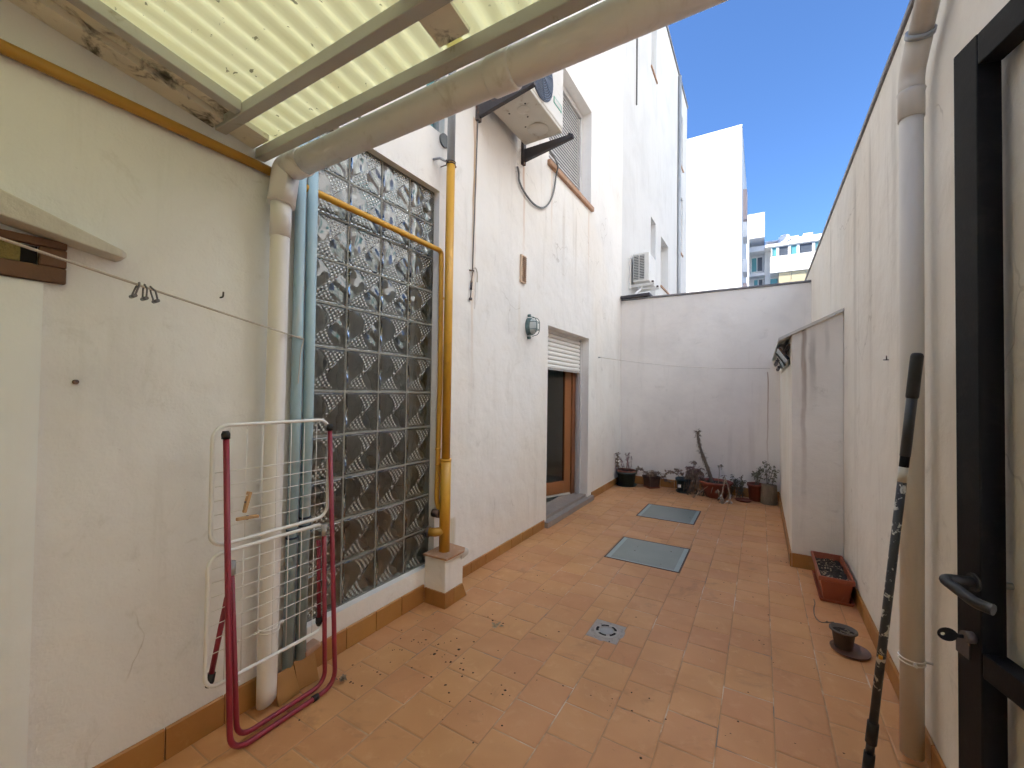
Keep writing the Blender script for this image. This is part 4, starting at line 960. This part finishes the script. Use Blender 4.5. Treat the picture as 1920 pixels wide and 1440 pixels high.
tag(m_.build('dry_twig', 'bark', None, (.296, 3.1, 0)), 'thin dry twig curling over the floor between small pot and planter', 'twig')

# ------------------------------------------------------------------ row of neglected plants at the end wall
def stems(mb, base, n_, h, spread, lean=(0, 0)):
    tips = []
    for _ in range(n_):
        a = random.uniform(0, 6.28); b0 = Vector(base)+Vector((random.uniform(-.04, .04), random.uniform(-.04, .04), 0))
        hh = h*random.uniform(.6, 1); d = Vector((math.cos(a)*spread*random.uniform(.3, 1)+lean[0], math.sin(a)*spread*random.uniform(.3, 1)+lean[1], hh))
        pts = [b0, b0+d*.4+Vector((random.uniform(-.02, .02), random.uniform(-.02, .02), 0)), b0+d*.75, b0+d]
        pts = smooth(pts, 1); mb.tube(pts, [.004-.0026*i/(len(pts)-1) for i in range(len(pts))], 5); tips.append(pts)
    return tips
def leaves_on(mb, tips, per, ln, wd, from_=.45, droop=-.2):
    for pts in tips:
        for _ in range(int(per*.9)):
            p = pts[int(random.uniform(from_, .999)*len(pts))]
            mb.leaf(p+Vector((random.uniform(-.012, .012), random.uniform(-.012, .012), random.uniform(-.012, .012))), (random.uniform(-1, 1), random.uniform(-1, 1), random.uniform(-.6, .6)+droop), ln*random.uniform(.6, 1.3), wd*random.uniform(.7, 1.2))
def pot(parent, c, rb, rtop, h, mt, lip=.012, saucer=None, smt=None, sq=False):
    c = Vector(c); n_ = 4 if sq else 28
    prof = [(0, .006), (rb, .006), (rtop-.006, h-.03), (rtop+lip*.5, h-.03), (rtop+lip*.5, h), (rtop-.008, h), (rtop-.012, h-.03), (0, h-.03)]
    m_ = MB(); m_.lathe(prof, c, n_); m_.sm = [not sq]*len(m_.f); m_.build('pot', mt, parent, bevel=.004 if sq else 0)
    if saucer: MB().lathe([(0, .0), (saucer*.85, 0), (saucer, .022), (saucer*.96, .022), (saucer*.8, .007), (0, .007)], c, n_).build('saucer', smt or mt, parent)
    m_ = MB(); m_.disc(c+Vector((0, 0, h-.022)), rtop-.012, 20, .03); m_.build('soil', 'soil', parent)
PG = 'neglected plants along the end wall'
def plant(loc, lab, name='potted_plant', cat='plant'): return thing(name, lab, cat, loc, PG)
# 1 green pot by the house wall
t = plant((-1.665, 6.06, 0), 'sparse reddish plant in a dark green pot in the corner by the house wall')
pot(t, (-1.665, 6.06, 0), .105, .135, .205, 'pot_green', saucer=.150)
MB().lathe([(.118, .20), (.140, .205), (.140, .222), (.120, .222)], (-1.665, 6.06, 0), 28).build('rim', 'pot_red', t)
m_ = MB(); tp = stems(m_, (-1.66, 6.05, .19), 7, .30, .09); m_.build('stem', 'pot_red', t)
m_ = MB(); leaves_on(m_, tp, 12, .030, .010); m_.build('foliage', 'purple_leaf', t)
m_ = MB(); tp = [smooth([(-1.72, 6.05, .19), (-1.775, 6.02, .25), (-1.785, 6.0, .34), (-1.775, 6.0, .45)], 1)]; m_.tube(tp[0], .004, 5); m_.build('stem', 'bark', t)
m_ = MB(); leaves_on(m_, tp, 110, .036, .013, .25); m_.build('foliage', 'dry_leaf', t)
# 2 square brown pot
t = plant((-1.33, 6.13, 0), 'withered plant hanging over a square brown pot second from the house wall')
pot(t, (-1.33, 6.13, 0), .10, .125, .165, 'pot_brown', sq=True, saucer=.125, smt='pot_red')
m_ = MB(); tp = stems(m_, (-1.33, 6.11, .15), 9, .09, .12)+[smooth([(-1.38, 6.1, .16), (-1.44, 6.08, .25), (-1.50, 6.06, .27), (-1.53, 6.05, .21)], 1)]; m_.tube(tp[-1], .004, 5); m_.build('stem', 'bark', t)
m_ = MB(); leaves_on(m_, tp[:-1], 22, .032, .011, .1); leaves_on(m_, tp[-1:], 90, .034, .012, .35); m_.build('foliage', 'dry_leaf', t)
# 3 dark green pot with trailing plant
t = plant((-.90, 6.08, 0), 'trailing withered plant in a dark green pot with a pale sticker')
pot(t, (-.90, 6.08, 0), .075, .095, .19, 'pot_green', saucer=.10)
MB().box(-.955, -.915, 5.982, 5.985, .075, .115).build('sticker', 'paper_white', t)
tr = [smooth([(-.92, 6.05, .18), (-1.0, 6.02, .27), (-1.08, 6.0, .27), (-1.14, 6.0, .20)], 1), smooth([(-.95, 6.05, .18), (-1.05, 6.03, .12), (-1.14, 6.03, .15), (-1.22, 6.02, .26), (-1.26, 6.02, .20)], 1), smooth([(-.88, 6.05, .18), (-.92, 6.02, .28), (-.98, 6.0, .31)], 1)]
m_ = MB(); [m_.tube(q, .004, 5) for q in tr]; m_.build('stem', 'bark', t)
m_ = MB(); leaves_on(m_, tr, 75, .036, .012, .3); m_.build('foliage', 'dry_leaf', t)
# 4 drooping grey dead plant
t = plant((-.74, 5.99, 0), 'collapsed grey dead plant drooping to the floor left of the terracotta bowl')
cr = Vector((-.745, 6.0, .34)); dt = []
for _ in range(26):
    a = random.uniform(0, 6.28); q = Vector((math.cos(a), math.sin(a)*.55, 0))
    dt.append(smooth([Vector((-.74, 6.02, .12)), cr+q*.03, cr+q*random.uniform(.07, .12)+Vector((0, 0, random.uniform(-.10, .0))), cr+q*random.uniform(.09, .16)+Vector((0, 0, random.uniform(-.33, -.16)))], 1))
dt.append(smooth([Vector((-.74, 6.02, .2)), Vector((-.76, 6.0, .40)), Vector((-.775, 6.0, .45)), Vector((-.74, 6.0, .43))], 1))
m_ = MB(); [m_.tube([v if v.z > .006 else Vector((v.x, v.y, .006)) for v in q], .0045, 5) for q in dt]; m_.build('stem', 'bark', t)
m_ = MB(); leaves_on(m_, dt, 22, .055, .010, .3, -.9); m_.build('foliage', 'dry_leaf', t)
m_ = MB(); leaves_on(m_, [[cr+Vector((random.uniform(-.08, .08), random.uniform(-.05, .0), random.uniform(-.08, .04))) for _ in range(20)]], 70, .06, .014, 0, -.3); m_.build('dead_flower', 'purple_leaf', t)
# 5 terracotta bowl with tall leaning trunk
t = plant((-.50, 6.03, 0), 'tall dry spiny trunk leaning from a wide terracotta bowl')
bc = Vector((-.50, 6.03, 0))
MB().lathe([(0, .004), (.12, .004), (.175, .175), (.19, .178), (.20, .19), (.20, .205), (.182, .207), (.165, .17), (0, .165)], bc, 36).build('bowl', 'pot_red', t)
m_ = MB(); m_.disc(bc+Vector((0, 0, .178)), .166, 24, .03); m_.build('soil', 'soil', t)
tk = smooth([(-.545, 6.03, .17), (-.585, 6.02, .34), (-.655, 6.01, .52), (-.705, 6.0, .70), (-.715, 6.0, .83)], 2)
m_ = MB(); m_.tube(tk, [.026-.015*i/(len(tk)-1)+random.uniform(-.003, .003) for i in range(len(tk))], 9); m_.build('trunk', 'bark', t)
m_ = MB()
for _ in range(260):
    i = random.randrange(2, len(tk)); m_.leaf(tk[i]+Vector((random.uniform(-.012, .012),)*3), (random.uniform(-1, 1), random.uniform(-1, .4), random.uniform(-1.6, .2) if i < len(tk)-2 else random.uniform(-.3, .6)), random.uniform(.03, .065), .0055)
m_.build('dry_spine', 'bark', t)
m_ = MB(); tp = [smooth([(-.47, 6.0, .19), (-.455, 5.98, .30), (-.46, 5.98, .40), (-.44, 5.97, .43), (-.425, 5.97, .39)], 1), smooth([(-.52, 5.95, .19), (-.60, 5.86, .14), (-.70, 5.80, .05), (-.74, 5.78, .01)], 1), smooth([(-.50, 5.93, .2), (-.52, 5.86, .16), (-.54, 5.84, .08)], 1)]
[m_.tube(q, .0042, 5) for q in tp]; m_.build('stem', 'dry_pale', t)
m_ = MB(); leaves_on(m_, tp[:1], 14, .03, .009, .5, -.5); m_.build('foliage', 'dull_green', t)
# 6 broken pale branch over the bowl rim
t = plant((-.37, 5.80, 0), 'pale broken dry branch hanging over the front of the terracotta bowl to the floor', 'dry_branch', 'branch')
bs = [smooth([(-.40, 5.98, .30), (-.385, 5.90, .28), (-.35, 5.83, .20), (-.325, 5.78, .10), (-.325, 5.74, .012)], 1), smooth([(-.385, 5.90, .27), (-.40, 5.83, .17), (-.42, 5.78, .07), (-.38, 5.73, .010)], 1), smooth([(-.46, 5.83, .14), (-.44, 5.80, .06), (-.40, 5.74, .01)], 1)]
m_ = MB(); [m_.tube(q, .006, 6) for q in bs]; m_.build('stem', 'dry_pale', t)
m_ = MB(); leaves_on(m_, bs, 26, .05, .010, .05, -.8); m_.build('foliage', 'dry_leaf', t)
m_ = MB(); leaves_on(m_, bs, 9, .05, .010, .6, -.8); m_.build('bleached_leaf', 'paper_white', t)
# 7 saucer alone, 8 red pot, 9 log
t = tag(MB().lathe([(0, .002), (.080, .002), (.098, .018), (.095, .018), (.078, .007), (0, .007)], (-.185, 6.0, 0), 32).build('plant_saucer', 'pot_red', None, (-.185, 6.0, 0)), 'empty terracotta saucer on the floor between the bowl and the red pot', 'saucer')
t = plant((-.235, 6.14, 0), 'low grey stems growing behind the empty saucer')
m_ = MB(); tp = stems(m_, (-.235, 6.15, .0), 8, .30, .10); tp += stems(m_, (-.30, 6.15, .0), 5, .24, .08); m_.build('stem', 'bark', t)
m_ = MB(); leaves_on(m_, tp, 24, .032, .010, .35); m_.build('foliage', 'dull_green', t)
t = plant((-.055, 6.10, 0), 'small leafy plant in a red pot between the empty saucer and the log')
pot(t, (-.055, 6.10, 0), .072, .092, .215, 'pot_red')
m_ = MB(); tp = stems(m_, (-.055, 6.10, .19), 7, .24, .10); m_.build('stem', 'bark', t)
m_ = MB(); leaves_on(m_, tp, 26, .03, .011, .35); m_.build('foliage', 'dull_green', t)
t = plant((.075, 6.02, 0), 'upright grey log planter with green sprigs in the corner by the lean-to', 'log_planter', 'planter')
m_ = MB(); n_ = 30; V = []
for z in (0.002, .06, .14, .225, .232):
    for k_ in range(n_):
        a = 2*math.pi*k_/n_; r_ = (.080 if z > .2 else .086)*(1+.05*math.sin(5*a)+.035*math.sin(11*a+z*6)+random.uniform(-.012, .012)); V.append((.085+r_*math.cos(a), 6.02+r_*math.sin(a), z))
m_.add(V, [(i*n_+k_, i*n_+(k_+1) % n_, (i+1)*n_+(k_+1) % n_, (i+1)*n_+k_) for i in range(4) for k_ in range(n_)]+[tuple(4*n_+k_ for k_ in range(n_))], True); m_.build('log', 'log_bark', t)
m_ = MB(); tp = stems(m_, (.10, 6.05, .22), 6, .28, .07); m_.build('stem', 'bark', t)
m_ = MB(); leaves_on(m_, tp, 26, .03, .010, .3); m_.build('foliage', 'dull_green', t)

# crumbs, dead leaf bits and flaked paint on the tiles
db = MB()
def crumb(x, y, s_):
    n_ = random.randrange(5, 8); rs = [s_*random.uniform(.5, 1.2) for _ in range(n_)]
    V = [(x+rs[i]*math.cos(6.28*i/n_), y+rs[i]*math.sin(6.28*i/n_), .0008) for i in range(n_)]+[(x, y, .001+s_*random.uniform(.2, .6))]
    db.add(V, [(i, (i+1) % n_, n_) for i in range(n_)])
for (x, y, s_, n_) in ((-1.45, 1.72, .012, 14), (-1.30, 1.60, .010, 14), (-1.52, 1.60, .008, 10), (-1.28, 2.02, .012, 6), (-1.16, 1.45, .008, 8), (-1.60, 1.35, .008, 10), (-.62, 1.78, .006, 8), (-.95, 1.62, .008, 6), (-1.62, 1.80, .007, 8), (.12, 4.05, .008, 4), (-1.55, 5.95, .012, 8), (-1.05, 5.95, .014, 10), (-.55, 5.75, .012, 8)):
    for _ in range(n_): crumb(x+random.gauss(0, .07), y+random.gauss(0, .07), s_*random.uniform(.2, .9))
for _ in range(150): crumb(random.uniform(-1.7, .3), random.uniform(.9, 5.8), random.uniform(.002, .006))
tag(db.build('debris', 'debris'), 'scattered crumbs and dead leaf bits on the tiles', kind='stuff')
for k_, (x, y, lab) in enumerate(((-1.63, 1.27, 'curled dead leaf on the floor close to the airer legs'), (-1.27, 2.0, 'crumpled pale leaf on the floor in front of the pedestal'))):
    m_ = MB()
    for i in range(9): m_.leaf((x+random.uniform(-.012, .012), y+random.uniform(-.012, .012), .008), (random.uniform(-1, 1), random.uniform(-1, 1), random.uniform(0, .5)), .03, .008, .5)
    tag(m_.build('dead_leaf', 'dry_pale' if k_ else 'dry_leaf', None, (x, y, 0)), lab, 'leaf')

# ------------------------------------------------------------------ buildings beyond
ob = thing('added_bounce_building', 'unseen white seven-storey block added behind the boundary wall to bounce sunlight into the terrace', 'building', (7.5, 4, 0))  # added out of view: its sunlit face bounces warm light into the shaded terrace
OW = [(y, y+1.2, z, z+1.4) for y in (-11, -7, -3, 1, 5, 9, 12) for z in (1.0, 4.0, 7.0, 10.0, 13.0, 16.0, 19.0)]
holed(MB(), 0, 7.5, 7.8, -13, 15, -.6, 22, OW).build('wall', 'far_white', ob)
MB().box(7.40, 7.499, -13, 8, -.6, 8.4).build('bounce_limiting_front', 'stone_sill', ob)  # dark front added to cut the light bounced onto the upper house wall
MB().box(7.40, 7.499, 8.002, 15, -.6, 5.4).build('bounce_limiting_front', 'stone_sill', ob)  # stops lower here so the glass blocks still mirror bright wall
MB().box(7.9, 15, -13, 15, -.6, 22.2).build('core', 'far_grey', ob)
for (a, b, c, d) in OW: MB().box(7.66, 7.70, a, b, c, d).build('window', 'far_glass', ob)
b1 = thing('blank_building', 'tall sunlit white building with a blank windowless gable', 'building', (-5, 20, 0))
MB().box(-10, -.715, 20, 27, -.6, 12.74).build('wall', 'far_white', b1)
MB().box(-10.02, -.70, 19.98, 27.02, 12.742, 12.80).build('roof_edge', 'far_white', b1)
for (z0, z1, mt) in ((9.3, 10.7, 'far_pink'), (8.5, 9.2, 'far_frame'), (6.9, 7.5, 'far_grey'), (5.4, 6.4, 'far_pink')):
    MB().box(-.714, -.56, 21.6, 22.6, z0, z1).build('balcony', mt, b1)
b2 = thing('loggia_building', 'pale block with shaded loggia and windows behind the blank gable', 'building', (-.5, 30, 0))
MB().box(-6, .185, 30, 36, 11.12, 12.66).build('upper_wall', 'far_grey', b2)
MB().box(-6, -.66, 30, 31.6, -.6, 11.118).build('side_wall', 'far_grey', b2)
MB().box(-6, .182, 31.6, 36, -.6, 11.118).build('recessed_wall', 'far_grey', b2)
for (x0, x1, z0, z1) in ((-.58, .10, 9.35, 10.35), (-.45, .12, 7.6, 8.9)):
    f_ = MB(); f_.box(x0, x1, 31.52, 31.598, z0, z1); fo = f_.build('window', 'far_frame', b2)
    for (a, b) in ((x0+.05, (x0+x1)/2-.03), ((x0+x1)/2+.03, x1-.05)): MB().box(a, b, 31.50, 31.519, z0+.06, z1-.06).build('pane', 'far_glass' if a < x0+.1 else 'far_dark', fo)
MB().box(-.66, .182, 30.6, 31.598, 10.45, 10.75).build('awning_box', 'far_grey', b2)
MB().box(-.66, .182, 31.0, 31.598, 8.98, 9.16).build('balcony_slab', 'far_grey', b2)
b3 = thing('balcony_building', 'white apartment building with glazed balconies and cream awnings in the distance', 'building', (3, 30, 0))
MB().box(.19, 9, 31.2, 38, -.6, 10.95).build('wall', 'far_white', b3)
MB().box(.20, 9, 30.2, 31.5, 10.50, 10.66).build('roof_slab', 'far_frame', b3)
MB().box(.22, 9, 31.0, 31.6, 10.66, 11.12).build('parapet', 'far_grey', b3)
MB().box(.35, .9, 30.9, 30.999, 10.68, 11.0).build('roof_vent', 'far_pink', b3)
MB().box(.48, 9, 30.25, 30.40, 9.02, 9.82).build('balcony_front', 'clad', b3)
for k_ in range(5): MB().box(.48, 9, 30.235, 30.249, 9.06+k_*.16, 9.19+k_*.16).build('cladding_board', 'clad', b3)
MB().box(.48, 9, 30.25, 31.2, 8.88, 9.018).build('balcony_slab', 'far_frame', b3)
x = .52
for k_, w in enumerate((.34, .58, .42, .74, .42, .8, .4, .8, .4)):
    f_ = MB(); f_.box(x, x+.06, 30.27, 30.36, 9.822, 10.498); f_.box(x+w-.06, x+w, 30.27, 30.36, 9.822, 10.498); f_.box(x+.061, x+w-.061, 30.27, 30.36, 10.44, 10.498); f_.box(x+.061, x+w-.061, 30.27, 30.36, 9.822, 9.88)
    fo = f_.build('balcony_window', 'far_frame', b3)
    MB().box(x+.055, x+w-.055, 30.30, 30.33, 9.875, 10.445).build('pane', 'far_glass' if k_ % 2 == 0 else 'far_dark', fo); x += w+.02
for (x0, x1) in ((.93, 1.55), (1.58, 2.30), (2.33, 3.1)):
    MB().obox(((x0+x1)/2, 30.42, 8.50), (1, 0, 0), (0, .97, .24), (0, -.24, .97), (x1-x0)/2, .012, .36).build('awning', 'awning', b3)
MB().box(.48, 9, 30.25, 30.36, 7.2, 8.06).build('lower_front', 'far_dark', b3)
MB().box(.50, .88, 31.1, 31.198, 7.5, 8.7).build('lower_window', 'far_glass', b3)
for k_, (x, z, lab) in enumerate(((1.72, 10.86, 'white air conditioner on the distant roof closest to the satellite dish'), (2.42, 10.92, 'white air conditioner on the distant roof next to the boundary wall line'))):
    t = thing('roof_air_conditioner', lab, 'air conditioner', (x, 30.6, z-.2), 'air conditioners on the distant roof')
    MB().box(x-.24, x+.24, 30.5, 30.8, z-.2, z+.2).build('casing', 'far_frame', t, bevel=.02)
    MB().tube([(x-.06, 30.499, z), (x-.06, 30.49, z)], .15, 24).build('fan_ring', 'far_pink', t)
    MB().tube([(x-.06, 30.489, z), (x-.06, 30.48, z)], .085, 20).build('fan_hub', 'far_frame', t)
    MB().tube([(x-.06, 30.4895, z), (x-.06, 30.484, z)], .115, 24).build('fan_dark', 'far_dark', t)
    for dx in (-.18, .18): MB().box(x+dx-.02, x+dx+.02, 30.55, 30.75, 10.661, z-.201).build('foot', 'far_frame', t)
t = thing('satellite_dish', 'white satellite dish on the distant roof', 'satellite dish', (1.22, 30.6, 10.66))
dcx = Vector((1.22, 30.6, 11.0)); nrm = Vector((-.15, -.9, .4)).normalized(); u_ = nrm.orthogonal().normalized(); w_ = nrm.cross(u_); V = []; n_ = 28
for (r_, d_) in ((.30, .06), (.2, .025), (.1, .006), (.001, 0)):
    V += [dcx+(u_*math.cos(2*math.pi*k_/n_)+w_*math.sin(2*math.pi*k_/n_))*r_+nrm*d_ for k_ in range(n_)]
MB().add(V, [(i*n_+k_, i*n_+(k_+1) % n_, (i+1)*n_+(k_+1) % n_, (i+1)*n_+k_) for i in range(3) for k_ in range(n_)], True).build('reflector', 'far_frame', t)
MB().tube([dcx, dcx+Vector((0, .05, -.34))], .025, 8).build('mast', 'zinc', t)
MB().tube([dcx-w_*.28, dcx+nrm*.3], .012, 6).build('feed_arm', 'zinc', t)
